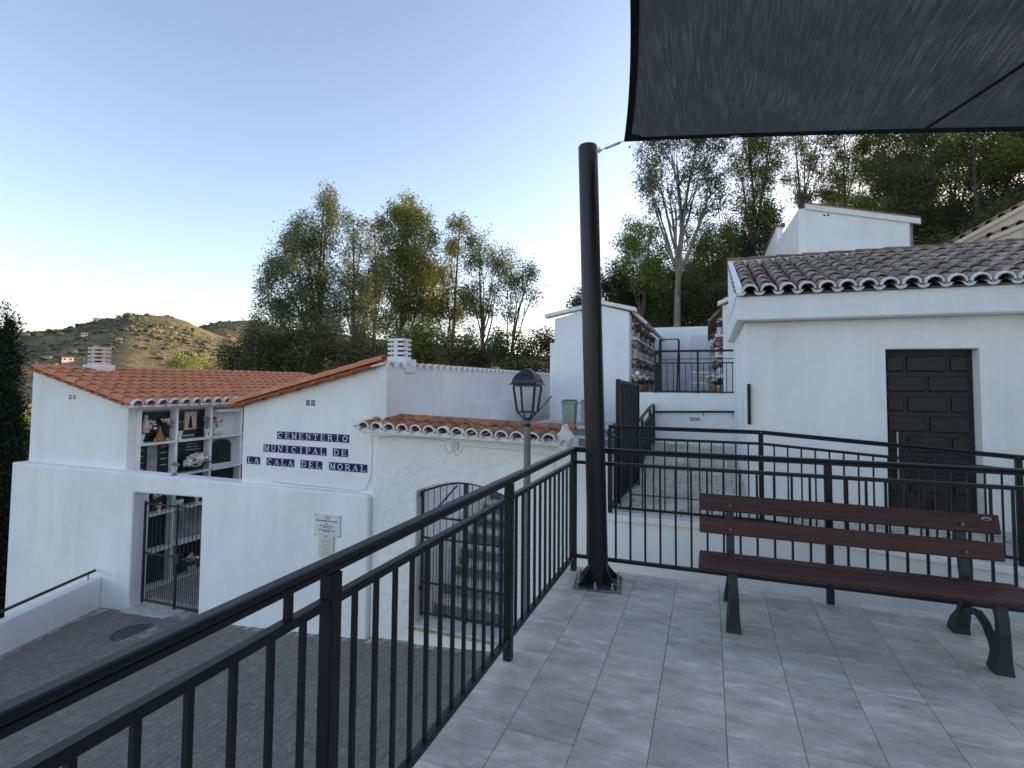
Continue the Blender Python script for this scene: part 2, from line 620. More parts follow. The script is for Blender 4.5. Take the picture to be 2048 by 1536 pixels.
# crest of the far hills: direction (degrees left of +Y) -> height per metre of distance
CREST = [(-95, .050), (-80, .052), (-70, .055), (-64.3, .066), (-62.5, .069), (-60.5, .075), (-58.2, .087), (-56, .098), (-54.5, .094), (-53.5, .090), (-51.6, .082), (-49.5, .068), (-45.8, .055), (-40, .05), (-30, .04), (-15, .03), (0, .02), (20, .02)]
CREST2 = [(-95, .04), (-62, .045), (-55, .06), (-51.5, .084), (-49, .096), (-47, .098), (-44, .090), (-38, .085), (-28, .07), (-15, .05), (0, .045), (20, .04)]


def interp(tab, a):
    for (a0, v0), (a1, v1) in zip(tab, tab[1:]):
        if a0 <= a <= a1:
            t = (a - a0) / (a1 - a0)
            return v0 + (v1 - v0) * t
    return tab[0][1] if a < tab[0][0] else tab[-1][1]


def hill_z(r_, az):
    x, y = r_ * math.sin(R(az)), r_ * math.cos(R(az))
    g = noise.fractal(Vector((x * .006, y * .006, 3)), 1.0, 2.0, 5)
    g2 = noise.fractal(Vector((x * .02, y * .02, 7)), 1.0, 2.0, 4)
    h1 = interp(CREST, az) * 640 + 9
    b1 = sstep(190, 640, r_) ** 1.15 * (1 - .8 * sstep(660, 980, r_))
    h2 = interp(CREST2, az) * 1150 + 9
    b2 = sstep(720, 1150, r_) * (1 - .5 * sstep(1180, 1700, r_))
    env = sstep(200, 420, r_)
    calm = 1 - .75 * max(0, 1 - abs(r_ - 640) / 70) - .75 * max(0, 1 - abs(r_ - 1150) / 80)
    return -9 + max(h1 * b1, h2 * b2) + env * calm * (g * 13 + g2 * 2.5)


mb = MB()
NR, NA = 90, 190
rs = [150 + 1500 * (i / NR) ** 1.35 for i in range(NR + 1)]
azs = [-92 + 112 * j / NA for j in range(NA + 1)]
for a in azs:
    for r_ in rs:
        mb.v.append((r_ * math.sin(R(a)), r_ * math.cos(R(a)), hill_z(r_, a) - 4 * sstep(210, 150, r_)))
for j in range(NA):
    for i in range(NR):
        a = j * (NR + 1) + i
        mb.f.append((a, a + NR + 1, a + NR + 2, a + 1))
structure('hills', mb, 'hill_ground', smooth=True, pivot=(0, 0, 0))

# scrub scattered over the far hills, reads as one mass
rnd = random.Random(5)
mb = MB()
for k in range(17000):
    az = rnd.uniform(-72, -40)
    r_ = rnd.uniform(230, 1180)
    x, y = r_ * math.sin(R(az)), r_ * math.cos(R(az))
    if noise.noise(Vector((x * .011, y * .011, 1.5))) + .3 * noise.noise(Vector((x * .05, y * .05, 4))) < -.10 + rnd.uniform(-.2, .2):
        continue
    s_ = (.35 + 1.5 * rnd.random() ** 3) * (1 + r_ / 1500)
    mb.blob((x, y, hill_z(r_, az) + s_ * .35), (s_ * rnd.uniform(.7, 1.6), s_ * rnd.uniform(.7, 1.6), s_ * rnd.uniform(.5, .9)), rnd)
o = part('hillside_scrub', mb, 'scrub_leaf', kind='stuff', pivot=(0, 0, 0))
tag(o, 'dark green scrub dotted over the far dry hills', 'scrub')
at = o.data.attributes.new('tone', 'FLOAT', 'FACE')
vals = np.repeat(np.random.RandomState(2).rand(len(o.data.polygons) // 20), 20)
at.data.foreach_set('value', vals.astype(np.float32))

# ------------------------------------------------------------------ street in front of the cemetery wall (brick pavers)
def street_z(x):
    t = max(-3, min(9.5, x + 10))
    return -2.49 + .055 * t + .0028 * t * abs(t)


mb = MB()
xx = [-10.6 + .3 * i for i in range(37)]
for x in xx:
    mb.v += [(x, -6, street_z(x) - .004), (x, 6.9, street_z(x) - .004)]
for i in range(len(xx) - 1):
    mb.f.append((2 * i, 2 * i + 2, 2 * i + 3, 2 * i + 1))
street = structure('street_paving', mb, 'paver_joint', pivot=(-5, 3, -2.5))

PW, PL = .10, .20
pm = MB()
g = .0022
x0, y0, x1, y1, cz = -PW / 2 + g, -PL / 2 + g, PW / 2 - g, PL / 2 - g, .003
pm.add([(x0, y0, -.02), (x1, y0, -.02), (x1, y1, -.02), (x0, y1, -.02), (x0, y0, -.002), (x1, y0, -.002), (x1, y1, -.002), (x0, y1, -.002),
        (x0 + cz, y0 + cz, 0), (x1 - cz, y0 + cz, 0), (x1 - cz, y1 - cz, 0), (x0 + cz, y1 - cz, 0)],
       [(0, 1, 5, 4), (1, 2, 6, 5), (2, 3, 7, 6), (3, 0, 4, 7), (4, 5, 9, 8), (5, 6, 10, 9), (6, 7, 11, 10), (7, 4, 8, 11), (8, 9, 10, 11)])
paver_me = pm.mesh('paver', 'paver')
fixn(paver_me)
cells = []
rnd = random.Random(11)
for i in range(-98, -26):
    x = i * PW
    for j in range(-4, 34):
        y = j * PL + (PL / 2 if i % 2 else 0)
        if y > 6.40 or y < -.4 or (x + 8.4) ** 2 + ((y - 5.9) * 1.05) ** 2 < .305 ** 2:
            continue
        if x < -10.12 + (6.5 - y) * .31 + .08:
            continue
        # seen over the terrace edge?
        cells.append((x, y))
def pix_seen(x, y, z):
    v = Vector((x, y, z)) - EYE
    d = v.dot(fw)
    if d < .5:
        return None
    return 1024 + 1063 * v.dot(rt) / d, 715 - 1063 * v.dot(up) / d, d
vis, hid = [], []
for x, y in cells:
    q = pix_seen(x, y, street_z(x))
    ok = q and q[0] > -30 and q[1] < 1560 and x < -2.7
    (vis if ok else hid).append((x, y))
vis.sort(key=lambda c_: (c_[0] ** 2 + c_[1] ** 2))
stuff = MB()
for k, (x, y) in enumerate(vis + hid):
    sl = (street_z(x + .05) - street_z(x - .05)) / .1
    tilt = Vector((rnd.uniform(-.008, .008), rnd.uniform(-.008, .008)))
    xa = Vector((1, 0, sl + tilt.x)).normalized()
    za = xa.cross(Vector((0, 1, tilt.y)).normalized()).normalized()
    ya = za.cross(xa)
    M = frame((x, y, street_z(x) + rnd.uniform(-.002, .002)), xa, ya, za)
    if k < 300 and k < len(vis):
        inst('brick', paver_me, M, street)
    else:
        stuff.add([M @ Vector(p) for p in pm.v], pm.f)
o = part('bricks', stuff, 'paver', street, kind='stuff')

# manhole cover set in the pavers
t = thing('manhole_cover', (-8.4, 5.9, street_z(-8.4) - .02), 'round grey manhole cover set in the brick paving by the left gate', 'manhole cover')
c_ = (-8.4, 5.9, street_z(-8.4) - .02)
part('frame_ring', MB().lathe([(.30, 0), (.31, .022), (.272, .022), (.268, .016)], c_, 30), 'asphalt_cover', t)
part('lid', MB().lathe([(.265, 0), (.265, .018), (.252, .022)], c_, 30), 'asphalt_cover', t)

# sloping white parapet with a dark handrail, coming down the street on the left
par = thing('parapet', (-9.95, 5.6, -2.6), 'low white sloping parapet beside the street, topped by a thin dark handrail', 'wall')
d = Vector((.30, -1, 0)).normalized()
s = Vector((d.y, -d.x, 0))
A = Vector((-10.13, 6.49, 0))
B = A + d * 7
mb = MB()
w = .16
ring = []
for p, zt, zb in ((A, -1.97, -3.2), (B, -2.12, -3.4)):
    ring += [p + Vector((0, 0, zb)), p + s * w + Vector((0, 0, zb)), p + s * w + Vector((0, 0, zt)), p + Vector((0, 0, zt))]
mb.add(ring, [(0, 1, 2, 3), (7, 6, 5, 4), (0, 4, 5, 1), (1, 5, 6, 2), (2, 6, 7, 3), (3, 7, 4, 0)])
part('wall', mb, 'white_plaster', par, bevel=.02)
m_ = s * (w * .75)
pts = [A + m_ + Vector((0, 0, -1.86)), B + m_ + Vector((0, 0, -2.01))]
part('handrail', MB().tube(pts, .024, 10), 'black_metal', par, smooth=True)
for k in range(5):
    p = pts[0].lerp(pts[1], .02 + k * .235)
    part('bracket', MB().tube([p - Vector((0, 0, .13)), p], .008, 6), 'black_metal', par)

# ------------------------------------------------------------------ terrace: slab and square tiles
mb = MB().box((-1.13, -6, -2.6), (4.4, 4.40, -.014))
terrace = structure('terrace_floor', mb, 'grout', pivot=(0, 0, 0))
TS = .302
tm = MB()
h_, c0 = TS / 2 - .0011, .0016
tm.add([(-h_, -h_, -.012), (h_, -h_, -.012), (h_, h_, -.012), (-h_, h_, -.012), (-h_, -h_, -.002), (h_, -h_, -.002), (h_, h_, -.002), (-h_, h_, -.002),
        (-h_ + c0, -h_ + c0, 0), (h_ - c0, -h_ + c0, 0), (h_ - c0, h_ - c0, 0), (-h_ + c0, h_ - c0, 0)],
       [(0, 1, 5, 4), (1, 2, 6, 5), (2, 3, 7, 6), (3, 0, 4, 7), (4, 5, 9, 8), (5, 6, 10, 9), (6, 7, 11, 10), (7, 4, 8, 11), (8, 9, 10, 11)])
tile_me = tm.mesh('tile', 'terrace_tile')
fixn(tile_me)
rnd = random.Random(3)
for i in range(-1, 18):
    xa_ = -.848 + i * TS
    x_lo, x_hi = max(xa_, -1.13), min(xa_ + TS, 4.4)
    if x_hi - x_lo < .02:
        continue
    for j in range(-4, 9):
        ya_ = 1.95 + j * TS
        y_hi = min(ya_ + TS, 4.40)
        sx, sy = (x_hi - x_lo) / TS, (y_hi - ya_) / TS
        if sy < .05:
            continue
        M = Matrix.Translation(((x_lo + x_hi) / 2, (ya_ + y_hi) / 2, rnd.uniform(-.0012, .0012)))
        M = M @ Matrix.Rotation(rnd.uniform(-.002, .002), 4, 'X') @ Matrix.Rotation(rnd.uniform(-.002, .002), 4, 'Y') @ Matrix.Diagonal((sx, sy, 1, 1))
        if rnd.random() < .5:
            M = M @ Matrix.Rotation(math.pi, 4, 'Z')
        inst('tile', tile_me, M, terrace)

# ------------------------------------------------------------------ ramp, passage and upper path
RW = [(-1.08, .078), (.5, .078), (2.55, -.06), (5.4, -.25)]
mb = MB()
poly = [(-1.08, -2.6)] + [(5.4, -2.6)] + [(x, z - .07) for x, z in reversed(RW)]
mb.prism(poly, 'Y', 5.99, 7.60)
structure('ramp_wall', mb, 'white_plaster', pivot=(0, 6, 0))
# coping strip along the front edge and ramp surface
mb = MB()
poly = [(x, z - .068) for x, z in RW] + [(x, z) for x, z in reversed(RW)]
mb.prism(poly, 'Y', 5.94, 6.14)
structure('ramp_kerb', mb, 'white_trim', bevel=.008, pivot=(0, 6, 0))
mb = MB()
poly = [(x, z - .066) for x, z in RW] + [(x, z - .012) for x, z in reversed(RW)]
mb.prism(poly, 'Y', 6.142, 7.80)
structure('ramp_floor', mb, 'ramp_concrete', pivot=(0, 6, 0))
mb = MB().prism([(7.802, -.4), (11.3, -.4), (11.3, .335), (7.802, .066)], 'X', -1.08, .55)
structure('ramp_passage', mb, 'ramp_concrete', pivot=(0, 8, 0))
mb = MB()
dr = structure('drain_channel', MB().box((-.98, 7.13, .0655), (.44, 7.21, .0705)), 'drain')
for k in range(36):
    part('slot', MB().box((-.965 + k * .039, 7.138, .0705), (-.945 + k * .039, 7.202, .0725)), 'steel_plate', dr)

mb = MB().box((-1.34, 11.2, -.6), (1.4, 12.0, 1.34))
upper_wall = part('retaining_wall', mb, 'white_plaster', bevel=.015)
tag(upper_wall, 'white retaining wall at the far end of the ramp, below the upper black railing', 'wall')
part('handrail', MB().tube([(-1.02, 11.13, .96), (.50, 11.13, 1.0)], .021, 8), 'black_metal', upper_wall)
for x in (-.9, -.1, .43):
    part('bracket', MB().tube([(x, 11.2, .91), (x, 11.13, .93), (x, 11.13, .97)], .007, 6), 'black_metal', upper_wall)
vt = MB()
for i in range(7):
    for j in range(3):
        vt.box((-.36 + i * .029 + (j % 2) * .008, 11.192, .80 + j * .024), (-.342 + i * .029 + (j % 2) * .008, 11.204, .814 + j * .024))
part('vent', vt, 'vent_dark', upper_wall)
structure('upper_path', MB().box((-1.85, 12.002, .4), (2.2, 18.99, 1.325)), 'courtyard_stone')
pth = bpy.data.objects['upper_path']
rnd = random.Random(8)
for i in range(4):
    for j in range(12):
        part('slab', MB().box((-1.5 + i * .42, 12.35 + j * .5, 1.326), (-1.5 + i * .42 + .405, 12.35 + j * .5 + .485, 1.338 + rnd.uniform(0, .004))), 'courtyard_stone', pth)

# ------------------------------------------------------------------ roof tiles
def tile_mesh(name, mat, r0=.085, r1=.07, L=.42, th=.013, seg=6, half=.5):
    """curved clay tile, wide end at y = 0, narrow end up the slope at y = L"""
    mb = MB()
    for y, r_ in ((0, r0), (L, r1)):
        for rr_ in (r_, r_ - th):
            for k in range(seg + 1):
                a = math.pi * (.5 - half + 2 * half * k / seg)
                mb.v.append((-rr_ * math.cos(a), y, rr_ * math.sin(a) * .92))
    S = seg + 1
    for k in range(seg):
        mb.f.append((k, k + 1, 2 * S + k + 1, 2 * S + k))
        mb.f.append((S + k + 1, S + k, 3 * S + k, 3 * S + k + 1))
        mb.f.append((k + 1, k, S + k, S + k + 1))
        mb.f.append((2 * S + k, 2 * S + k + 1, 3 * S + k + 1, 3 * S + k))
    mb.f.append((0, 2 * S, 3 * S, S))
    mb.f.append((seg, S + seg, 3 * S + seg, 2 * S + seg))
    me = mb.mesh(name, mat, False)
    fixn(me)
    for p in me.polygons:
        p.use_smooth = True
    me.set_sharp_from_angle(angle=R(50))
    return me


def roof(parent, eave0, eave1, upslope, ncol, ncourse, me, exposure=.35, pan_mat='old_pan', jitter=.006, limit=300, rnd=None, deck=True, first_white=None, white_pan=None, tilt=.045):
    """rows of cover tiles from the eave line up the slope; pans and deck as joined pieces"""
    rnd = rnd or random.Random(1)
    e0, e1, u = Vector(eave0), Vector(eave1), Vector(upslope)
    xa = (e1 - e0).normalized()
    Lr = u.length
    ya = u.normalized()
    za = xa.cross(ya).normalized()
    if za.z < 0:
        za = -za
        flip = True
    pitch = (e1 - e0).length / ncol
    out = []
    # keep a right-handed frame for the tiles
    xt = ya.cross(za)
    for i in range(ncol):
        p0 = e0 + xa * (pitch * (i + .5))
        dx = rnd.uniform(-jitter, jitter)
        for j in range(ncourse):
            p = p0 + ya * (j * exposure) + za * (.035 + rnd.uniform(0, .006)) + xa * (dx + rnd.uniform(-jitter, jitter) * .6)
            yt = (ya - za * tilt).normalized()
            zt = xt.cross(yt)
            M = frame(p, xt, yt, zt) @ Matrix.Rotation(rnd.uniform(-.025, .025), 4, 'Z')
            mm_ = first_white if (j == 0 and first_white) else me
            out.append(inst('tile', mm_, M, parent))
    pans = MB()
    seg = 5
    r_ = pitch * .42
    for i in range(ncol + 1):
        p0 = e0 + xa * (pitch * i)
        for j in range(ncourse):
            rows = []
            for yy, lift in ((0, .016), (exposure * 1.02, .0)):
                for k in range(seg + 1):
                    a = math.pi * (.12 + .76 * k / seg)
                    rows.append(p0 + ya * (j * exposure + yy) + xa * (-r_ * math.cos(a)) + za * (.045 + lift - r_ * .62 * math.sin(a)))
            pans.add(rows, [(k, k + 1, seg + 2 + k, seg + 1 + k) for k in range(seg)])
    o = part('pan_tiles', pans, pan_mat, parent, kind='stuff')
    if white_pan:
        for i in range(ncol + 1):
            p = e0 + xa * (pitch * i) + za * .046 - ya * .012
            M = frame(p, xt, ya, za) @ Matrix.Rotation(math.pi, 4, 'Y')
            inst('eave_pan', white_pan, M, parent)
    return out


T_clay = tile_mesh('clay_cover_tile', 'clay_tile', .098, .084, .42)
T_porch = tile_mesh('porch_cover_tile', 'porch_tile', .095, .082, .42)
T_weather = tile_mesh('weathered_cover_tile', 'weathered_tile', .088, .074, .42)
T_white = tile_mesh('white_eave_tile', 'white_trim', .096, .094, .055, .020)
T_wpan = tile_mesh('white_eave_pan', 'white_trim', .062, .058, .10, .018, half=.42)
T_wpan2 = tile_mesh('white_eave_pan_wide', 'white_trim', .068, .064, .10, .016, half=.42)
T_wend = tile_mesh('white_eave_end', 'white_trim', .102, .10, .06, .02)
T_coping = tile_mesh('coping_tile', 'coping_tile', .10, .095, .40, .014, 4)
T_ridge = tile_mesh('ridge_tile', 'porch_tile', .10, .088, .44, .014)
T_cream = tile_mesh('cream_cover_tile', 'cream_tile', .10, .086, .42)


def chimney(parent, cx, cy, z0, zb, z1, w, l, louvre):
    """rendered base with a louvred clay head"""
    ch = part('chimney', MB().box((cx - w * .78, cy - l * .62, z0), (cx + w * .78, cy + l * .62, zb)), 'white_plaster', parent, bevel=.012)
    n_ = 4
    hh = (z1 - zb) / (n_ + .35)
    for k in range(n_ + 1):
        za_ = zb + k * hh
        part('slat', MB().box((cx - w / 2, cy - l / 2, za_), (cx + w / 2, cy + l / 2, za_ + hh * .60)), louvre, ch, bevel=.006)
    for sx, sy, hw in ((0, -1, .03), (0, 1, .03), (-1, 0, .03), (1, 0, .03)):
        px_, py_ = cx + sx * (w / 2 - .026), cy + sy * (l / 2 - .026)
        part('pier', MB().box((px_ - (hw if sx == 0 else .022), py_ - (hw if sy == 0 else .022), zb), (px_ + (hw if sx == 0 else .022), py_ + (hw if sy == 0 else .022), z1 - .012)), louvre, ch)
    part('flue', MB().box((cx - .085, cy - .075, zb), (cx + .085, cy + .075, z1 - .03)), 'vent_dark', ch)
    return ch

# ------------------------------------------------------------------ perimeter wall with the iron gate
pw = thing('perimeter_wall', (-8.7, 6.65, -2.5), 'long low white cemetery wall pierced by the left iron gate', 'wall')
poly = [(-12.9, -3.6), (-9.42, -3.6), (-9.42, -.44), (-7.80, -.40), (-7.80, -3.6), (-4.57, -3.6), (-4.57, -.13), (-4.66, -.10), (-12.9, -.115)]
part('wall', MB().prism(poly, 'Y', 6.5, 6.80), 'white_plaster', pw, bevel=.03)
part('threshold', MB().box((-9.50, 6.42, -2.62), (-7.74, 7.0, -2.40)), 'step_tread', pw, bevel=.01)
structure('courtyard_floor', MB().box((-9.9, 6.802, -3), (-7.07, 15, -2.43)), 'courtyard_stone')
cf = bpy.data.objects['courtyard_floor']
for i in range(9):
    for j in range(5):
        part('slab', MB().box((-9.86 + i * .30, 6.99 + j * .4, -2.428), (-9.86 + i * .30 + .285, 6.99 + j * .4 + .385, -2.415)), 'courtyard_stone', cf)


def leaf(parent, hinge, direction, width, zb, ztop, nbars, mid, t=.012, curve=None, name='gate_leaf', spikes=True, lower=None):
    """one gate leaf: stiles, rails and each bar"""
    d = Vector(direction).normalized()
    h = Vector(hinge)
    P = lambda s_, z: (h + d * s_) + Vector((0, 0, z))
    top = curve or (lambda s_: ztop)
    gl = part(name, MB().bar(P(.015, zb), P(.015, top(0.015)), .03, .03, (0, 1, 0)).bar(P(width - .015, zb), P(width - .015, top(width - .015)), .03, .03, (0, 1, 0)), 'iron', parent)
    for z in mid:
        part('rail', MB().bar(P(.031, z), P(width - .031, z), .012, .028), 'iron', gl)
    if curve:
        pts = [P(width * k / 10, curve(width * k / 10)) for k in range(11)]
        part('rail', MB().tube(pts, .013, 6), 'iron', gl)
    for k in range(1, nbars):
        s_ = width * k / nbars
        part('bar', MB().tube([P(s_, zb + .02), P(s_, top(s_) + (.0 if curve or not spikes else .05))], t / 2, 6), 'iron', gl)
    if lower:
        for k in range(nbars):
            s_ = width * (k + .5) / nbars
            part('bar', MB().tube([P(s_, zb + .02), P(s_, lower)], t * .42, 6), 'iron', gl)
    return gl


ig = thing('iron_gate', (-8.6, 6.72, -2.4), 'dark iron bar gate set in the low white wall beside the parapet', 'gate')
leaf(ig, (-9.39, 6.70, 0), (1, .03, 0), .79, -2.38, -.62, 8, [-2.33, -1.52, -.66], lower=-1.50)
leaf(ig, (-7.83, 6.70, 0), (-1, .0, 0), .77, -2.38, -.62, 8, [-2.33, -1.52, -.66], lower=-1.50)
part('lock_box', MB().box((-8.62, 6.66, -1.60), (-8.48, 6.74, -1.44)), 'iron', ig, bevel=.006)

# ------------------------------------------------------------------ left niche block
lb = thing('niche_block', (-11.3, 10, -2.5), 'left white burial niche block with orange tiled roof and louvred chimney', 'building')
NX = -9.93
part('gable_wall', MB().prism([(-12.76, -3.4), (NX, -3.4), (NX, 1.03), (-9.84, 1.03), (-9.84, 1.06), (-12.76, 1.735)], 'Y', 6.70, 6.86), 'white_plaster', lb, bevel=.02)
part('wall', MB().prism([(-12.74, -3.4), (-10.16, -3.4), (-10.16, .99), (-12.74, 1.60)], 'Y', 6.862, 14.6), 'white_plaster', lb)
cols = [6.862, 7.64, 8.42, 9.20, 9.98, 10.76, 11.54]
rows = [.955, .335, -.335, -1.01, -1.70, -2.38]
part('head_band', MB().box((-10.158, 6.862, .962), (NX - .01, 14.6, 1.02)), 'white_trim', lb)
part('eave_slab', MB().box((-10.158, 6.64, 1.0215), (-9.74, 14.6, 1.062)), 'white_trim', lb)
for i, y in enumerate(cols):
    part('pilaster', MB().box((-10.158, y, -2.43), (NX, y + (.10 if i == 0 else .055), .9605)), 'white_plaster', lb, bevel=.006)
for z in rows[1:]:
    for i in range(6):
        part('shelf', MB().box((-10.156, cols[i] + (.101 if i == 0 else .056), z - .045), (NX + .055, cols[i + 1] - .001, z)), 'white_marble', lb, bevel=.006)
slabm = {}
rnd = random.Random(4)
pick = {(0, 0): 'dark_marble', (0, 1): 'dark_marble', (0, 2): 'white_marble', (1, 0): 'dark_marble', (1, 1): 'dark_marble', (1, 2): 'white_marble', (2, 0): 'dark_marble', (2, 1): 'dark_marble', (3, 0): 'dark_marble', (3, 1): 'grey_marble', (4, 0): 'dark_marble', (4, 1): 'dark_marble'}
for j in range(5):
    for i in range(6):
        y0_ = cols[i] + (.101 if i == 0 else .056)
        m_ = pick.get((j, i)) or rnd.choice(['dark_marble', 'grey_marble', 'white_marble'])
        part('slab', MB().box((-10.157, y0_, rows[j + 1] + .0005), (-10.10, cols[i + 1] - .0015, rows[j] - .046)), m_, lb, bevel=.004)
# details on the slabs: photograph panels, plates, arched frame
XS = -10.098
part('photo_panel', MB().box((XS, 7.93, .50), (XS + .015, 8.22, .88)), 'gold', lb)
part('portrait', MB().box((XS + .016, 7.95, .52), (XS + .019, 8.20, .86)), 'petal_blush', lb)
part('figure', MB().prism([(8.02, .54), (8.13, .54), (8.11, .66), (8.09, .78), (8.06, .78), (8.04, .66)], 'X', XS + .0195, XS + .022), 'dark_marble', lb)
part('plate', MB().box((XS, 7.92, .37), (XS + .02, 8.16, .41)), 'grey_marble', lb)
part('plate', MB().box((XS, 7.19, -.30), (XS + .02, 7.39, .27)), 'grey_marble', lb)
for z in (.18, .06, -.06, -.18):
    part('inscription', MB().box((XS, 7.02, z), (XS + .004, 7.13, z + .02)), 'faint_ink', lb)
    part('inscription', MB().box((XS, 7.46, z + .03), (XS + .004, 7.60, z + .05)), 'faint_ink', lb)
for z, w in ((.20, .24), (.14, .30), (.08, .34)):
    part('inscription', MB().box((XS, 8.0, z), (XS + .004, 8.0 + w, z + .018)), 'grey_marble', lb)
arch = [(8.56, -.28), (8.56, .10)] + [(8.83 + .27 * math.cos(math.pi - math.pi * k / 10), .10 + .14 * math.sin(math.pi * k / 10)) for k in range(1, 10)] + [(9.10, .10), (9.10, -.28)]
part('arched_panel', MB().prism(arch, 'X', XS + .001, XS + .012), 'dark_marble', lb)
part('arch_frame', MB().tube([(XS + .012, y, z) for y, z in arch], .012, 6), 'gold', lb)
part('canopy', MB().box((-10.099, 8.55, .84), (NX + .03, 9.15, .905)), 'white_marble', lb, bevel=.01)
# roof
roof(lb, (-9.72, 6.60, 1.03), (-9.72, 14.28, 1.03), Vector((-2.93, 0, .69)), 32, 9, T_clay, exposure=.335, pan_mat='clay_pan', rnd=random.Random(21), first_white=None, white_pan=T_wpan2)
for k in range(32):
    M = frame((-9.70, 6.72 + k * .24, 1.075), (0, 1, 0), Vector((-1, 0, .235)).normalized(), Vector((.235, 0, 1)).normalized())
    inst('eave_end', T_wend, M, lb)
for k in range(19):
    M = frame((-12.62, 6.60 + k * .40, 1.70), (1, 0, 0), (0, 1, .02), (0, 0, 1))
    inst('ridge_tile', T_ridge if k % 3 else T_clay, M, lb)
chimney(lb, -12.52, 7.78, 1.52, 1.845, 2.21, .34, .28, 'statue_stone')
vt = MB()
for i in range(4):
    for j in range(3):
        vt.box((-11.60 + i * .045 + (.03 if i > 1 else 0), 6.694, 1.145 + j * .03), (-11.575 + i * .045 + (.03 if i > 1 else 0), 6.702, 1.163 + j * .03))
part('vent', vt, 'vent_dark', lb)

# ------------------------------------------------------------------ right niche block that carries the lettering
sb = thing('sign_building', (-5.7, 10.6, -2.4), 'white gabled niche block carrying the blue lettering tiles', 'building')
poly = [(-7.07, -2.6), (-4.37, -2.6), (-4.37, 1.775), (-7.07, 1.13)]
part('wall', MB().prism(poly, 'Y', 6.60, 15.1), 'white_plaster', sb, bevel=.015)
part('verge', MB().prism([(-7.27, 1.085), (-4.40, 1.772), (-4.40, 1.80), (-7.27, 1.113)], 'Y', 6.52, 6.60), 'white_trim', sb)
roof(sb, (-7.28, 6.52, 1.07), (-7.28, 15.0, 1.07), Vector((2.86, 0, .69)), 36, 8, T_clay, exposure=.352, pan_mat='clay_pan', rnd=random.Random(22))
# verge tiles laid along the gable edge
for k in range(8):
    p = Vector((-7.26, 6.555, 1.14)) + Vector((2.86, 0, .69)).normalized() * (k * .362)
    ya = Vector((2.86, 0, .69)).normalized()
    M = frame(p, Vector((0, -1, 0)), ya, Vector((0, -1, 0)).cross(ya))
    inst('verge_tile', T_clay, M, sb)
# white mortared tile ends along the high side wall
for k in range(36):
    M = frame((-4.33, 6.66 + k * .2355, 1.735), (0, 1, 0), (-1, 0, 0), (0, 0, 1))
    inst('eave_end', T_white, M, sb)
part('string_course', MB().box((-4.372, 9.5, .60), (-4.345, 15.0, 1.14)), 'white_plaster', sb)
chimney(sb, -4.56, 7.22, 1.66, 1.875, 2.18, .28, .25, 'white_trim')
vt = MB()
for i in range(4):
    for j in range(3):
        vt.box((-5.81 + i * .038 + (.022 if i > 1 else 0), 6.592, 1.15 + j * .03), (-5.785 + i * .038 + (.022 if i > 1 else 0), 6.602, 1.17 + j * .03))
part('vent', vt, 'vent_dark', sb)
pts = [(-4.60, 6.575, .86), (-4.585, 6.585, .5), (-4.60, 6.585, .15), (-4.68, 6.58, -.03), (-4.82, 6.57, -.075), (-5.3, 6.565, -.062), (-5.9, 6.565, -.06), (-6.4, 6.565, -.05)]
part('cable', MB().tube(pts, .006, 6), 'wire', sb)

# lettering: white slab-serif letters on blue glazed tiles
def arcp(cx, cy, rx, ry, a0, a1, n_=14):
    return [(cx + rx * math.cos(R(a0 + (a1 - a0) * k / n_)), cy + ry * math.sin(R(a0 + (a1 - a0) * k / n_))) for k in range(n_ + 1)]


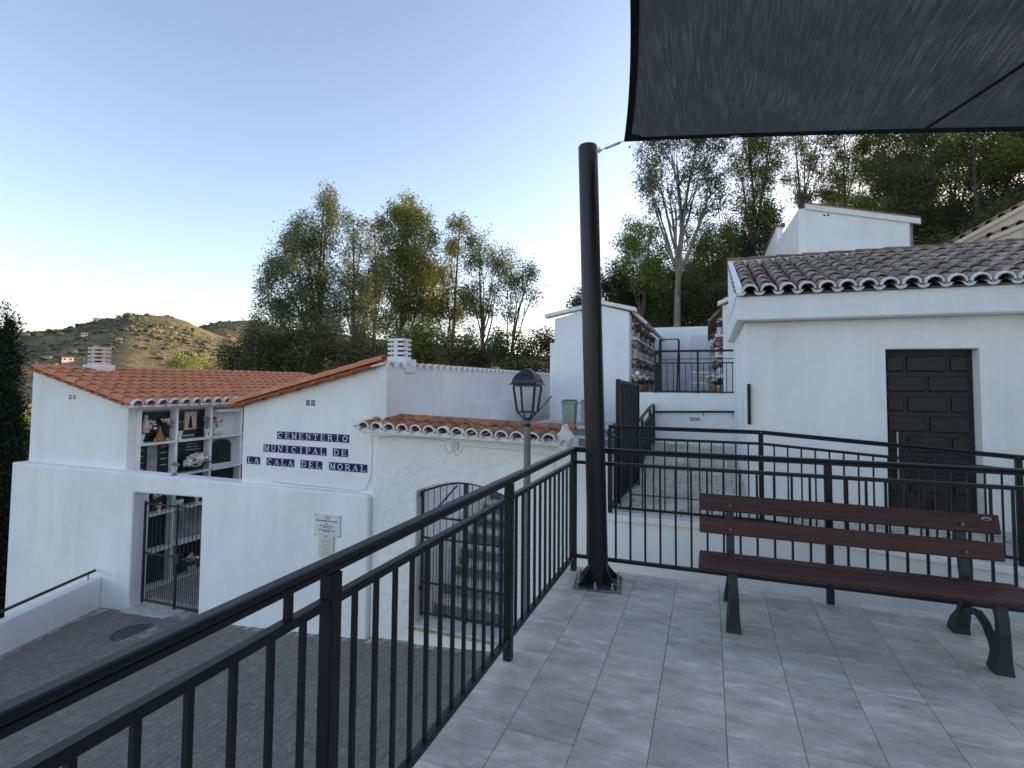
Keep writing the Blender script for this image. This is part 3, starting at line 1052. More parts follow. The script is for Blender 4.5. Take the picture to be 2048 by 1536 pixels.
TK, TN = .17, .08
GL = {
    'C': [(arcp(.5, .5, .36, .44, 55, 305), .14), ([(.80, .66), (.80, .98)], TN)],
    'E': [([(.26, .04), (.26, .96)], TK), ([(.10, .96), (.82, .96)], TN), ([(.10, .04), (.86, .04)], TN), ([(.26, .51), (.62, .51)], TN), ([(.80, .99), (.80, .74)], TN), ([(.84, .01), (.84, .28)], TN), ([(.62, .40), (.62, .62)], TN)],
    'M': [([(.18, .04), (.18, .96)], TN), ([(.20, .94), (.50, .12)], TK), ([(.50, .12), (.80, .94)], TN), ([(.80, .04), (.80, .96)], TK), ([(.04, .04), (.34, .04)], TN), ([(.62, .04), (.98, .04)], TN), ([(.04, .96), (.28, .96)], TN), ([(.72, .96), (.98, .96)], TN)],
    'N': [([(.20, .04), (.20, .96)], TN), ([(.22, .92), (.78, .08)], TK), ([(.80, .04), (.80, .96)], TN), ([(.06, .04), (.36, .04)], TN), ([(.06, .96), (.32, .96)], TN), ([(.64, .96), (.95, .96)], TN)],
    'T': [([(.5, .04), (.5, .96)], TK), ([(.10, .96), (.90, .96)], TN), ([(.12, .99), (.12, .70)], TN), ([(.88, .99), (.88, .70)], TN), ([(.32, .04), (.68, .04)], TN)],
    'R': [([(.24, .04), (.24, .96)], TK), ([(.08, .96), (.52, .96)] + arcp(.54, .73, .24, .23, 85, -85) + [(.30, .50)], .11), ([(.50, .50), (.84, .05)], TK), ([(.06, .04), (.42, .04)], TN), ([(.70, .04), (.97, .04)], TN)],
    'I': [([(.5, .04), (.5, .96)], TK), ([(.28, .04), (.72, .04)], TN), ([(.28, .96), (.72, .96)], TN)],
    'O': [(arcp(.5, .5, .34, .44, 0, 360, 22), .15)],
    'U': [([(.24, .96), (.24, .36)] + arcp(.51, .36, .27, .31, 190, 350) + [(.78, .40), (.78, .96)], .13), ([(.08, .96), (.42, .96)], TN), ([(.62, .96), (.94, .96)], TN)],
    'P': [([(.26, .04), (.26, .96)], TK), ([(.08, .96), (.54, .96)] + arcp(.56, .71, .26, .25, 85, -85) + [(.32, .46)], .11), ([(.08, .04), (.46, .04)], TN)],
    'A': [([(.20, .05), (.50, .95)], TN), ([(.50, .95), (.80, .05)], TK), ([(.30, .34), (.68, .34)], TN), ([(.04, .04), (.36, .04)], TN), ([(.62, .04), (.97, .04)], TN)],
    'L': [([(.28, .04), (.28, .96)], TK), ([(.10, .96), (.48, .96)], TN), ([(.10, .04), (.86, .04)], TN), ([(.84, .01), (.84, .32)], TN)],
    'D': [([(.24, .04), (.24, .96)], TK), ([(.08, .96), (.48, .96)] + arcp(.46, .5, .36, .46, 85, -85) + [(.08, .04)], .11)],
}


def glyph(ch, x, z, w, h, yf):
    mb = MB()
    for q, (pts, th) in enumerate(GL[ch]):
        P = [Vector((p[0] * w, p[1] * h)) for p in pts]
        t = th * h * .92
        yy = yf - .0012 - .00025 * q
        lft, rgt = [], []
        for k, p in enumerate(P):
            d_ = (P[min(k + 1, len(P) - 1)] - P[max(k - 1, 0)])
            if ch == 'O' and k in (0, len(P) - 1):
                d_ = P[1] - P[-2]
            d_.normalize()
            nrm = Vector((-d_.y, d_.x)) * (t / 2)
            lft.append(p + nrm)
            rgt.append(p - nrm)
        for k in range(len(P) - 1):
            a, b_, c2_, d2 = lft[k], lft[k + 1], rgt[k + 1], rgt[k]
            mb.add([(x + v.x, yy, z + v.y) for v in (a, b_, c2_, d2)], [(0, 1, 2, 3)])
    return mb


sign = thing('lettering_sign', (-5.8, 6.6, .19), 'white letters on dark blue glazed tiles spelling the cemetery name on the gable', 'sign')
LT, LH = .1355, .118
for words, zb in (([('CEMENTERIO', -6.357)], .614), ([('MUNICIPAL', -6.625), ('DE', -5.287)], .403), ([('LA', -6.962), ('CALA', -6.553), ('DEL', -5.886), ('MORAL', -5.351)], .195)):
    for wd, x0_ in words:
        for k, ch in enumerate(wd):
            x = x0_ + k * LT
            tl = part('letter_tile', MB().box((x + .0008, 6.591, zb), (x + LT - .0008, 6.601, zb + LH)), 'blue_tile', sign, bevel=.0015)
            gm = glyph(ch, x + LT * .09, zb + LH * .13, LT * .82, LH * .74, 6.591)
            part('letter', gm, 'letter_white', tl)

# notice plaque and the paper below it
nq = thing('notice_plaque', (-5.27, 6.49, -.75), 'clear-edged notice plate with lines of black print on the white wall', 'sign')
part('plate', MB().prism([(-5.497, -.755), (-5.040, -.740), (-5.040, -.433), (-5.497, -.438)], 'Y', 6.484, 6.492), 'plaque', nq)
for x, z in ((-5.485, -.45), (-5.052, -.447), (-5.485, -.74), (-5.052, -.727)):
    part('screw', MB().tube([(x, 6.484, z), (x, 6.478, z)], .009, 8), 'steel_plate', nq)
part('crest', MB().box((-5.31, 6.4815, -.50), (-5.23, 6.4835, -.455)), 'pink_ink', nq)
rnd = random.Random(6)
for z, xa_, xb_, h in ((-.535, -5.47, -5.07, .014), (-.575, -5.31, -5.23, .012), (-.607, -5.41, -5.13, .012), (-.630, -5.34, -5.20, .010), (-.667, -5.41, -5.13, .012), (-.690, -5.34, -5.20, .010)):
    x = xa_
    while x < xb_ - .02:
        w = rnd.uniform(.03, .075)
        part('print_line', MB().box((x, 6.4818, z), (min(x + w, xb_), 6.4838, z + h)), 'ink', nq)
        x += w + .012
np_ = thing('paper_notice', (-5.28, 6.48, -1.06), 'faded greenish paper notice hanging below the printed plate', 'notice')
part('sheet', MB().prism([(-5.415, -1.062), (-5.155, -1.045), (-5.145, -.715), (-5.408, -.720)], 'Y', 6.4795, 6.4815), 'paper', np_)
part('print_line', MB().box((-5.29, 6.478, -.765), (-5.272, 6.4793, -.735)), 'ink', np_)
for k in range(8):
    part('print_line', MB().box((-5.37 + (k % 3) * .02, 6.4782, -.81 - k * .028), (-5.20 + (k % 2) * .015, 6.4794, -.803 - k * .028)), 'faint_ink', np_)

# ------------------------------------------------------------------ entrance porch with arched gate
po = thing('entrance_porch', (-3.1, 6.7, -2.0), 'rough rendered entrance porch with a short tiled canopy over the arched gate', 'porch')
arc = [(-3.84 + 1.40 * k / 12, .0 + .165 * math.sin(math.pi * (k / 12) * .98)) for k in range(13)]
poly = [(-4.568, -3.2), (-3.84, -3.2)] + arc + [(-2.44, -3.2), (-1.60, -3.2), (-1.60, .80), (-4.568, .84)]
part('wall', MB().prism(poly, 'Y', 6.58, 6.86), 'rough_plaster', po, bevel=.015)
part('riser', MB().box((-3.838, 6.50, -3.2), (-2.442, 6.88, -1.84)), 'white_plaster', po)
part('threshold', MB().box((-3.87, 6.49, -1.815), (-2.41, 6.86, -1.785)), 'step_tread', po, bevel=.008)
part('threshold_edge', MB().box((-3.88, 6.46, -1.838), (-2.40, 6.80, -1.8155)), 'step_edge', po, bevel=.006)
part('fascia', MB().prism([(-4.66, .815), (-1.70, .745), (-1.70, .805), (-4.66, .875)], 'Y', 6.33, 6.575), 'white_trim', po, bevel=.01)
part('canopy_deck', MB().prism([(6.36, .78), (6.92, .80), (6.92, .90), (6.36, .83)], 'X', -4.60, -1.74), 'white_trim', po)
roof(po, (-4.64, 6.30, .855), (-1.74, 6.30, .785), Vector((0, .56, .075)), 14, 2, T_porch, exposure=.30, pan_mat='clay_pan', rnd=random.Random(23), white_pan=T_wpan, jitter=.008)
for k in range(14):
    x = -4.64 + (k + .5) * 2.9 / 14
    M = frame((x, 6.285, .885 - .07 * (k + .5) / 14), (1, 0, -.024), (0, 1, .13), (0, -.13, 1))
    inst('eave_tile', T_white, M, po)
for k in range(7):
    M = frame((-4.35 + k * .375, 6.93, .955 - k * .010), (0, -1, 0), (1, 0, -.02), (0, 0, 1))
    inst('ridge_tile', T_ridge, M, po)
# broken white mortar end of the canopy
mb = MB()
mb.prism([(-1.75, .72), (-1.64, .66), (-1.62, .78), (-1.58, .84), (-1.62, .90), (-1.655, .93), (-1.685, 1.02), (-1.715, .93), (-1.77, .88)], 'Y', 6.36, 6.60)
part('mortar_end', mb, 'white_trim', po, bevel=.02)
part('junction_box', MB().box((-3.30, 6.555, .60), (-3.20, 6.58, .71)), 'wire', po, bevel=.004)
part('cable', MB().tube([(-4.50, 6.574, .70), (-4.2, 6.574, .75), (-3.42, 6.572, .72), (-3.40, 6.57, .60), (-3.33, 6.57, .55), (-3.27, 6.57, .60), (-3.24, 6.57, .52), (-3.17, 6.57, .57), (-3.12, 6.57, .66), (-2.4, 6.572, .64), (-1.95, 6.572, .60), (-1.85, 6.572, .5), (-1.84, 6.572, -.2)], .005, 6), 'wire', po)
ag = thing('arched_gate', (-3.14, 6.7, -1.78), 'arched double iron gate under the tiled porch canopy', 'gate')
W2 = .685
cv = lambda s_: -.03 + .165 * math.sin(math.pi * (s_ / (2 * W2)))
leaf(ag, (-3.82, 6.70, 0), (1, 0, 0), W2, -1.74, 0, 7, [-1.70, -1.28, -.66, -.37], curve=cv, lower=-.75)
leaf(ag, (-2.45, 6.70, 0), (-1, 0, 0), W2, -1.74, 0, 7, [-1.70, -1.28, -.66, -.37], curve=cv, lower=-.75)
part('brace', MB().bar((-3.68, 6.68, -.36), (-3.26, 6.68, .10), .012, .022), 'iron', ag)
for z in (-.06, -.75, -1.35):
    part('hinge', MB().tube([(-3.80, 6.655, z - .03), (-3.80, 6.655, z + .03)], .018, 8), 'iron', ag)
part('latch', MB().box((-3.20, 6.66, -.95), (-3.08, 6.69, -.88)), 'iron', ag)

# stairs that climb behind the porch
st = thing('staircase', (-2.7, 9, -2), 'grey stone staircase climbing behind the arched gate', 'stairs')
NST, RUN, Z0 = 14, .292, -1.79
RIS = (.63 + 1.79) / NST
for k in range(NST):
    y = 6.98 + k * RUN
    z = Z0 + (k + 1) * RIS
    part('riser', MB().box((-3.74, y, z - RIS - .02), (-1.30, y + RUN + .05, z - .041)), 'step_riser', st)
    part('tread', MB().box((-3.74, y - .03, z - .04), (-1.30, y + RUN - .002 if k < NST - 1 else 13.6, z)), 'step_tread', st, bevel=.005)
part('side_wall', MB().prism([(6.87, -2.2), (11.2, -2.2), (11.2, .60), (6.87, -.9)], 'X', -4.367, -3.742), 'white_plaster', st)
lw = part('low_wall', MB().prism([(6.58, -2.6), (11.19, -2.6), (11.19, .35), (7.6, .45), (6.58, .68)], 'X', -1.598, -1.085), 'white_plaster')
tag(lw, 'white wall between the staircase and the ramp, behind the pole', 'wall')

# two litter bins at the stair head
bn = thing('litter_bin', (-2.90, 11.55, .63), 'grey-green litter bin with green lid, left of the pair at the stair head', 'bin', 'litter bins at the stair head')
mb = MB()
z0_, z1_ = .632, 1.08
w0, w1 = .125, .15
mb.add([(-2.90 - w0, 11.55 - w0, z0_), (-2.90 + w0, 11.55 - w0, z0_), (-2.90 + w0, 11.55 + w0, z0_), (-2.90 - w0, 11.55 + w0, z0_), (-2.90 - w1, 11.55 - w1, z1_), (-2.90 + w1, 11.55 - w1, z1_), (-2.90 + w1, 11.55 + w1, z1_), (-2.90 - w1, 11.55 + w1, z1_)], [(0, 3, 2, 1), (4, 5, 6, 7), (0, 1, 5, 4), (1, 2, 6, 5), (2, 3, 7, 6), (3, 0, 4, 7)])
part('body', mb, 'bin_grey', bn, bevel=.015)
part('rim', MB().box((-3.07, 11.38, 1.081), (-2.73, 11.72, 1.125)), 'bin_grey', bn, bevel=.012)
part('lid', MB().box((-3.045, 11.405, 1.126), (-2.755, 11.695, 1.165)), 'bin_green', bn, bevel=.02)
b2 = copy_tree(bn)
b2.location = (-2.47, 11.55, .63)
b2['label'] = 'grey-green litter bin half hidden behind the black pole, right of the pair'

# ------------------------------------------------------------------ chapel-like white building with the studded door
cp = thing('chapel', (2.2, 9, -.1), 'white building with weathered tile roof and dark panelled door behind the bench', 'building')
poly = [(.46, -.35), (2.03, -.35), (2.03, 1.965), (2.952, 1.96), (2.952, -.35), (5.4, -.35), (5.4, 2.345), (.46, 2.345)]
part('wall', MB().prism(poly, 'Y', 7.65, 7.95), 'white_plaster', cp, bevel=.012)
part('wall', MB().box((.462, 7.952, -.35), (5.4, 11.19, 2.345)), 'white_plaster', cp)
part('cornice', MB().box((.35, 7.43, 2.346), (5.4, 11.19, 2.66)), 'white_plaster', cp, bevel=.02)
part('door_sill', MB().box((2.031, 7.66, -.2), (2.951, 7.95, -.075)), 'step_tread', cp)
dr = part('door', MB().box((2.032, 7.84, -.074), (2.950, 7.885, 1.958)), 'door_wood', cp)
for k in range(8):                            # raised panels in running rows
    z0_ = -.02 + k * .245
    cuts = [2.06, 2.49, 2.92] if k % 2 == 0 else [2.06, 2.27, 2.71, 2.92]
    for a, b_ in zip(cuts, cuts[1:]):
        part('panel', MB().prism([(a + .022, z0_), (b_ - .022, z0_), (b_ - .022, z0_ + .19), (a + .022, z0_ + .19)], 'Y', 7.812, 7.84), 'door_wood', dr, bevel=.014)
part('door_pull', MB().tube([(2.16, 7.83, .30), (2.16, 7.77, .33), (2.16, 7.77, .95), (2.16, 7.83, .98)], .01, 6), 'zinc', dr)
part('wall_bar', MB().box((.475, 7.60, 1.0), (.515, 7.648, 1.53)), 'black_metal', cp, bevel=.006)
# wing that comes forward at the right edge
part('wing_wall', MB().box((3.40, 6.85, -.35), (5.4, 7.648, 2.345)), 'white_plaster', cp)
part('wing_cornice', MB().box((3.30, 6.7, 2.347), (5.4, 7.428, 2.66)), 'white_plaster', cp, bevel=.02)
# roof: weathered cover tiles, white mortared scallops at the eave
EV0, EV1, US = Vector((.40, 7.36, 2.665)), Vector((4.92, 7.36, 2.665)), Vector((0, 2.72, .98))
NC = 21
part('roof_deck', MB().prism([(7.40, 2.662), (10.12, 2.662), (10.12, 3.62), (7.40, 2.672)], 'X', .37, 5.3), 'old_pan', cp)
roof(cp, EV0, EV1, US, NC, 8, T_weather, exposure=.352, rnd=random.Random(24), white_pan=T_wpan, jitter=.007, tilt=.05)
ya = US.normalized()
for k in range(NC):
    p = EV0.lerp(EV1, (k + .5) / NC) + Vector((0, -.018, .04))
    M = frame(p, (1, 0, 0), ya, Vector((1, 0, 0)).cross(ya))
    inst('eave_tile', T_white, M, cp)
part('side_verge', MB().prism([(7.40, 2.661), (10.2, 2.661), (10.2, 3.735), (7.40, 2.78)], 'X', .345, .415), 'white_plaster', cp)
part('parapet', MB().box((.345, 10.13, 2.661), (5.4, 10.32, 3.73)), 'white_plaster', cp, bevel=.01)
for k in range(12):
    x = .33 + k * .395
    part('coping_tile', MB().prism([(x, 3.731), (x + .40, 3.731), (x + .40, 3.752), (x, 3.772)], 'Y', 10.10, 10.34), 'coping_tile', cp)
# wing eave (short return of the roof)
for k in range(3):
    M = frame((3.27, 7.22 - k * .21, 2.715), (0, -1, 0), Vector((1, 0, .36)).normalized(), Vector((-.36, 0, 1)).normalized())
    inst('eave_tile', T_white, M, cp)
    for j in range(3):
        M = frame(Vector((3.29, 7.22 - k * .21, 2.72)) + Vector((1, 0, .36)).normalized() * (j * .35), (0, -1, 0), Vector((1, 0, .30)).normalized(), Vector((-.30, 0, 1)).normalized())
        inst('tile', T_weather, M, cp)

# ------------------------------------------------------------------ upper niche blocks, back wall
ub = thing('upper_niche_block', (-2.6, 15, .6), 'tall white niche block with low tiled roof beyond the stairs, left of the upper path', 'building')
part('gable_wall', MB().prism([(-3.52, -.2), (-1.72, -.2), (-1.72, 3.20), (-2.35, 3.37), (-3.52, 3.10)], 'Y', 12.5, 12.66), 'white_plaster', ub, bevel=.012)
part('side_pier', MB().box((-3.66, 12.6, -.2), (-3.522, 18.6, 2.52)), 'white_plaster', ub)
part('wall', MB().prism([(-3.519, -.2), (-1.86, -.2), (-1.86, 3.15), (-2.35, 3.28), (-3.519, 3.02)], 'Y', 12.662, 18.6), 'white_plaster', ub)
part('verge', MB().prism([(-3.75, 3.12), (-2.35, 3.40), (-1.56, 3.20), (-1.56, 3.29), (-2.35, 3.485), (-3.75, 3.21)], 'Y', 12.40, 12.70), 'white_trim', ub, bevel=.01)
roof(ub, (-1.70, 12.75, 3.24), (-1.70, 18.5, 3.24), Vector((-.65, 0, .17)), 24, 2, T_clay, exposure=.30, pan_mat='clay_pan', rnd=random.Random(25))
for y in (12.72, 14.15, 15.6, 17.05):
    part('canopy', MB().prism([(-1.70, 3.235), (-1.36, 2.93), (-1.33, 2.965), (-1.68, 3.285)], 'Y', y, y + 1.3), 'white_trim', ub)
    for q in range(5):
        part('canopy_rib', MB().prism([(-1.69, 3.21), (-1.37, 2.915), (-1.37, 2.90), (-1.69, 3.18)], 'Y', y + .08 + q * .27, y + .13 + q * .27), 'grey_marble', ub)
rowz = [3.08, 2.62, 2.17, 1.72, 1.335]
for k in range(9):
    part('pilaster', MB().box((-1.858, 12.662 + k * .735, 1.33), (-1.70, 12.72 + k * .735, 3.14)), 'white_plaster', ub)
rnd = random.Random(14)
for j in range(4):
    for k in range(8):
        y = 12.722 + k * .735
        part('shelf', MB().box((-1.857, y, rowz[j + 1] - .05), (-1.58, y + .67, rowz[j + 1])), rnd.choice(['white_marble', 'grey_marble']), ub)
        part('slab', MB().box((-1.857, y, rowz[j + 1] + .001), (-1.81, y + .67, rowz[j] - .051)), rnd.choice(['dark_marble', 'white_marble', 'grey_marble', 'dark_marble']), ub)
rb = thing('facing_niche_block', (.9, 15, 1.3), 'white niche block on the right of the upper path, partly behind the chapel', 'building')
part('gable_wall', MB().prism([(.30, 1.2), (2.2, 1.2), (2.2, 3.75), (1.3, 3.72), (.30, 3.20)], 'Y', 12.2, 12.36), 'white_plaster', rb, bevel=.01)
part('wall', MB().prism([(.42, 1.2), (2.2, 1.2), (2.2, 3.6), (.42, 3.2)], 'Y', 12.362, 18.8), 'white_plaster', rb)
part('verge', MB().prism([(.20, 3.22), (1.3, 3.68), (1.3, 3.76), (.20, 3.30)], 'Y', 12.12, 12.4), 'white_trim', rb)
for y in (12.42, 13.85, 15.3, 16.75):
    part('canopy', MB().prism([(.30, 3.18), (.02, 2.90), (-.01, 2.935), (.28, 3.235)], 'Y', y, y + 1.3), 'coping_tile', rb)
roof(rb, (.36, 12.4, 3.31), (.36, 18.6, 3.31), Vector((1.0, 0, .40)), 26, 2, T_clay, exposure=.38, pan_mat='clay_pan', rnd=random.Random(26))
for j in range(4):
    for k in range(8):
        y = 12.42 + k * .75
        part('shelf', MB().box((.14, y, rowz[j + 1] - .05), (.419, y + .68, rowz[j + 1])), 'white_marble', rb)
        part('slab', MB().box((.36, y, rowz[j + 1] + .001), (.418, y + .68, rowz[j] - .051)), rnd.choice(['dark_marble', 'white_marble', 'grey_marble']), rb)
bw = part('back_wall', MB().box((-3.0, 19.0, .8), (1.9, 19.25, 3.49)), 'white_plaster', bevel=.012)
tag(bw, 'white wall closing the upper path in front of the wooded hillside', 'wall')
part('sign_plate', MB().box((-.55, 18.985, 2.05), (.0, 18.999, 3.2)), 'plaque', bw)
part('sign_bar', MB().box((-.50, 18.975, 2.75), (-.08, 18.984, 2.84)), 'letter_white', bw)

# rolling ladder standing on the upper path
ld = thing('rolling_ladder', (-.95, 13.2, 1.33), 'dark blue-black rolling platform ladder behind the upper railing', 'ladder')
for x in (-1.12, -.68):
    part('rail', MB().tube([(x, 12.75, 1.34), (x, 13.55, 2.55)], .018, 6), 'black_metal', ld)
    part('leg', MB().tube([(x, 13.9, 1.34), (x, 13.55, 2.55), (x, 13.5, 2.62)], .018, 6), 'black_metal', ld)
    part('guard', MB().tube([(x, 13.5, 2.0), (x, 13.5, 2.62), (x, 13.9, 2.62), (x, 13.9, 1.34)], .014, 6), 'black_metal', ld)
for k in range(6):
    t = (k + .7) / 6.5
    part('rung', MB().box((-1.11, 12.75 + .8 * t - .08, 1.34 + 1.21 * t * .72), (-.69, 12.75 + .8 * t + .08, 1.36 + 1.21 * t * .72)), 'grey_marble', ld)
part('top_bar', MB().tube([(-1.12, 13.5, 2.62), (-.68, 13.5, 2.62)], .014, 6), 'black_metal', ld)
l2 = thing('step_stool', (-.2, 14.2, 1.33), 'pale metal step stool on the upper path', 'step stool')
for x in (-.42, .05):
    part('leg', MB().tube([(x, 13.9, 1.34), (x, 14.3, 2.35)], .018, 6), 'zinc', l2)
    part('leg', MB().tube([(x, 14.6, 1.34), (x, 14.3, 2.35)], .018, 6), 'zinc', l2)
for k in range(3):
    part('step', MB().box((-.42, 13.97 + k * .1, 1.55 + k * .26), (.05, 14.12 + k * .1, 1.58 + k * .26)), 'zinc', l2)
part('top_rail', MB().tube([(-.42, 14.3, 2.35), (.05, 14.3, 2.35)], .014, 6), 'zinc', l2)

# ------------------------------------------------------------------ buildings higher up the slope
uh = thing('upper_house', (4.2, 20, 4.8), 'tall plain white gabled building on the slope above the chapel roof', 'building')
part('wall', MB().prism([(2.83, 3.0), (5.45, 3.0), (5.45, 6.30), (2.83, 6.98)], 'Y', 18.0, 24.0), 'white_plaster', uh, bevel=.01)
part('verge', MB().prism([(2.80, 6.86), (5.68, 6.12), (5.68, 6.28), (2.80, 7.02)], 'Y', 17.92, 18.0), 'white_trim', uh)
for k in range(8):
    x0_ = 2.80 + k * .36
    z_ = 7.022 - k * .36 * .257
    part('verge_tile', MB().prism([(x0_, z_), (x0_ + .37, z_ - .095), (x0_ + .37, z_ - .06), (x0_, z_ + .045)], 'Y', 17.90, 24.0), 'coping_tile', uh)
part('side_wall', MB().prism([(18.02, 3.0), (29.5, 3.0), (29.5, 7.9), (23.5, 7.9), (23.4, 7.2), (18.02, 6.9)], 'X', 2.62, 2.828), 'white_plaster', uh)
part('side_coping', MB().prism([(23.4, 7.901), (29.5, 7.901), (29.5, 7.96), (23.4, 7.96)], 'X', 2.55, 2.9), 'coping_tile', uh)
vt = MB()
for k in range(2):
    vt.box((3.28 + k * .10, 17.996, 6.60), (3.34 + k * .10, 18.002, 6.65))
part('vent', vt, 'vent_dark', uh)
part('downpipe', MB().tube([(5.47, 17.97, 6.1), (5.47, 17.97, 3.2)], .035, 8), 'post_grey', uh)

cr = thing('cream_house', (7, 16.5, 3.5), 'cream building with stepped tiled gables at the right edge above the chapel roof', 'building')
u = Vector((1.57, 0, .90))
part('wall', MB().prism([(5.3, 2.5), (11.0, 2.5), (11.0, 8.0), (5.3, 4.78)], 'Y', 16.2, 19), 'cream_plaster', cr)
part('wall', MB().prism([(5.9, 2.5), (11.0, 2.5), (11.0, 7.0), (5.9, 4.9)], 'Y', 15.2, 16.198), 'cream_plaster', cr)
for (x0_, z0_, sl, y, nn) in ((5.45, 4.93, .575, 16.1, 15), (6.10, 4.98, .41, 15.1, 14)):
    d_ = Vector((1, 0, sl)).normalized()
    for k in range(nn):
        p = Vector((x0_, y, z0_)) + d_ * (k * .30)
        for q in range(3):
            M = frame(p + Vector((0, q * .30, 0)), d_, Vector((0, 1, 0)), d_.cross(Vector((0, 1, 0))))
            inst('tile', T_cream, M, cr)
    part('verge', MB().prism([(x0_, z0_ - .10), (x0_ + 5, z0_ - .10 + 5 * sl), (x0_ + 5, z0_ + 5 * sl), (x0_, z0_)], 'Y', y + .02, y + 1.0), 'cream_plaster', cr)
part('window', MB().box((6.75, 15.18, 4.86), (7.25, 15.21, 5.05)), 'vent_dark', cr)

# ------------------------------------------------------------------ railings
def railing(t, path, posts, top, mid, bot, foot, step=.1165, skip=(), w=.015, pw=.046, round_top=True, mat='black_metal', stubs=()):
    """path: list of (x, y, z) floor points; heights measured from it; posts: distances along the path"""
    P = [Vector(p) for p in path]
    seglen = [(b_ - a).length for a, b_ in zip(P, P[1:])]
    tot = sum(seglen)

    def at(s_):
        for a, b_, L in zip(P, P[1:], seglen):
            if s_ <= L + 1e-6:
                return a.lerp(b_, s_ / L)
            s_ -= L
        return P[-1].copy()
    U = lambda z: Vector((0, 0, z))
    acc = 0
    for a, b_, L in zip(P, P[1:], seglen):
        d_ = (b_ - a).normalized()
        e = d_ * .012
        mb = MB().bar(a + U(top - .011), b_ + U(top - .011), .046, .022)
        part('handrail', mb, mat, t, bevel=.009 if round_top else .003)
        part('under_rail', MB().bar(a + U(top - .033), b_ + U(top - .033), .034, .018), mat, t, bevel=.003)
        part('mid_rail', MB().bar(a + U(mid), b_ + U(mid), .034, .026), mat, t, bevel=.003)
        part('bottom_rail', MB().bar(a + U(bot), b_ + U(bot), .034, .026), mat, t, bevel=.003)
    for s_ in posts:
        p = at(s_)
        part('post', MB().box((p.x - pw / 2, p.y - pw / 2, p.z + foot), (p.x + pw / 2, p.y + pw / 2, p.z + top - .0425)), mat, t, bevel=.004)
    ps = sorted(posts)
    for a, b_ in zip(ps, ps[1:]):
        k = max(1, round((b_ - a) / step))
        for q in range(1, k):
            p = at(a + (b_ - a) * q / k)
            part('baluster', MB().box((p.x - w / 2, p.y - w / 2, p.z + bot + .0135), (p.x + w / 2, p.y + w / 2, p.z + mid - .0135)), mat, t)
    for s_ in stubs:
        p = at(s_)
        part('stub', MB().box((p.x - .009, p.y - .009, p.z + mid + .0135), (p.x + .009, p.y + .009, p.z + top - .0425)), mat, t)


tr = thing('terrace_railing', (-1.045, 4.31, 0), 'black metal railing around the paved terrace, cornering beside the pole', 'railing')
railing(tr, [(-1.045, -1.62, 0), (-1.045, 4.31, 0), (4.2, 4.31, 0)], [0.0, 1.46, 2.93, 4.42, 5.93, 5.93 + 1.825, 5.93 + 3.65, 5.93 + 5.2], .996, .872, .116, 0, stubs=(2.76, 2.76 - 1.46))

rr_ = thing('ramp_railing', (-1.07, 6.03, .07), 'black railing along the edge of the ramp beyond the terrace', 'railing')
railing(rr_, [(-1.05, 6.45, .078), (-1.05, 6.04, .078), (.497, 6.04, .078), (2.58, 6.04, -.062), (4.9, 6.04, -.215)], [0, .41, 1.957, 4.045, 6.37], .972, .835, .06, -.01, step=.122, w=.014, pw=.045)

bgt = thing('bar_gate', (-1.02, 6.5, .08), 'tall dark bar gate standing open at the start of the ramp', 'gate')
p0, p1 = Vector((-1.03, 6.50, 0)), Vector((-.955, 7.78, 0))
for s_ in (0, 1):
    p = p0.lerp(p1, s_)
    part('stile', MB().box((p.x - .025, p.y - .025, .085), (p.x + .025, p.y + .025, 1.575 - .06 * s_)), 'black_metal', bgt, bevel=.003)
for z in (.14, 1.55):
    part('rail', MB().bar(p0 + Vector((0, .026, z)), p1 + Vector((0, -.026, z - (.05 if z > 1 else 0))), .03, .035), 'black_metal', bgt)
for k in range(1, 12):
    p = p0.lerp(p1, k / 12)
    part('bar', MB().box((p.x - .01, p.y - .01, .155), (p.x + .01, p.y + .01, 1.535 - .05 * k / 12)), 'black_metal', bgt)
part('hinge', MB().tube([(-1.06, 6.47, .95), (-1.12, 6.45, .9), (-1.13, 6.45, .78), (-1.07, 6.47, .73)], .01, 6), 'black_metal', bgt)

sr = thing('passage_railing', (-1.06, 9.5, .1), 'black railing with sloping handrail along the left side of the ramp passage', 'railing')
railing(sr, [(-1.05, 7.95, .08), (-1.05, 10.4, .30), (-1.05, 11.15, .33)], [0, 1.2, 2.46, 3.2], .80, .62, .05, -.06, step=.10, w=.018, pw=.05)

ur = thing('upper_railing', (-.2, 11.3, 1.34), 'black railing on top of the far retaining wall', 'railing')
railing(ur, [(-1.03, 12.6, 1.34), (-1.03, 11.33, 1.34), (.66, 11.33, 1.34)], [0, 1.27, 2.1, 2.85], .877, .615, .03, 0, step=.115, w=.014, pw=.04, round_top=False)
part('mid_rail', MB().bar((-1.0, 11.33, 2.035), (.66, 11.33, 2.035), .02, .014), 'black_metal', ur)

# ------------------------------------------------------------------ shade sail and its pole
PB, PT = Vector((-.80, 4.09, 0)), Vector((-.885, 4.10, 3.395))
sp = thing('sail_pole', PB, 'thick black steel pole bolted to the terrace, holding the shade sail', 'pole')
part('pole', MB().tube([PB + Vector((0, 0, .012)), PT], [.0765, .0765], 32, cap=False), 'pole_metal', sp, smooth=True)
part('cap', MB().tube([PT - Vector((0, 0, .001)), PT + Vector((0, 0, .012))], [.0765, .07], 32), 'pole_metal', sp)
q0 = R(8)
ex, ey = Vector((math.cos(q0), math.sin(q0), 0)), Vector((-math.sin(q0), math.cos(q0), 0))
mb = MB()
hb = .175
mb.add([PB + ex * (a * hb) + ey * (b_ * hb) + Vector((0, 0, z)) for z in (.001, .014) for a, b_ in ((-1, -1), (1, -1), (1, 1), (-1, 1))], [(0, 3, 2, 1), (4, 5, 6, 7), (0, 1, 5, 4), (1, 2, 6, 5), (2, 3, 7, 6), (3, 0, 4, 7)])
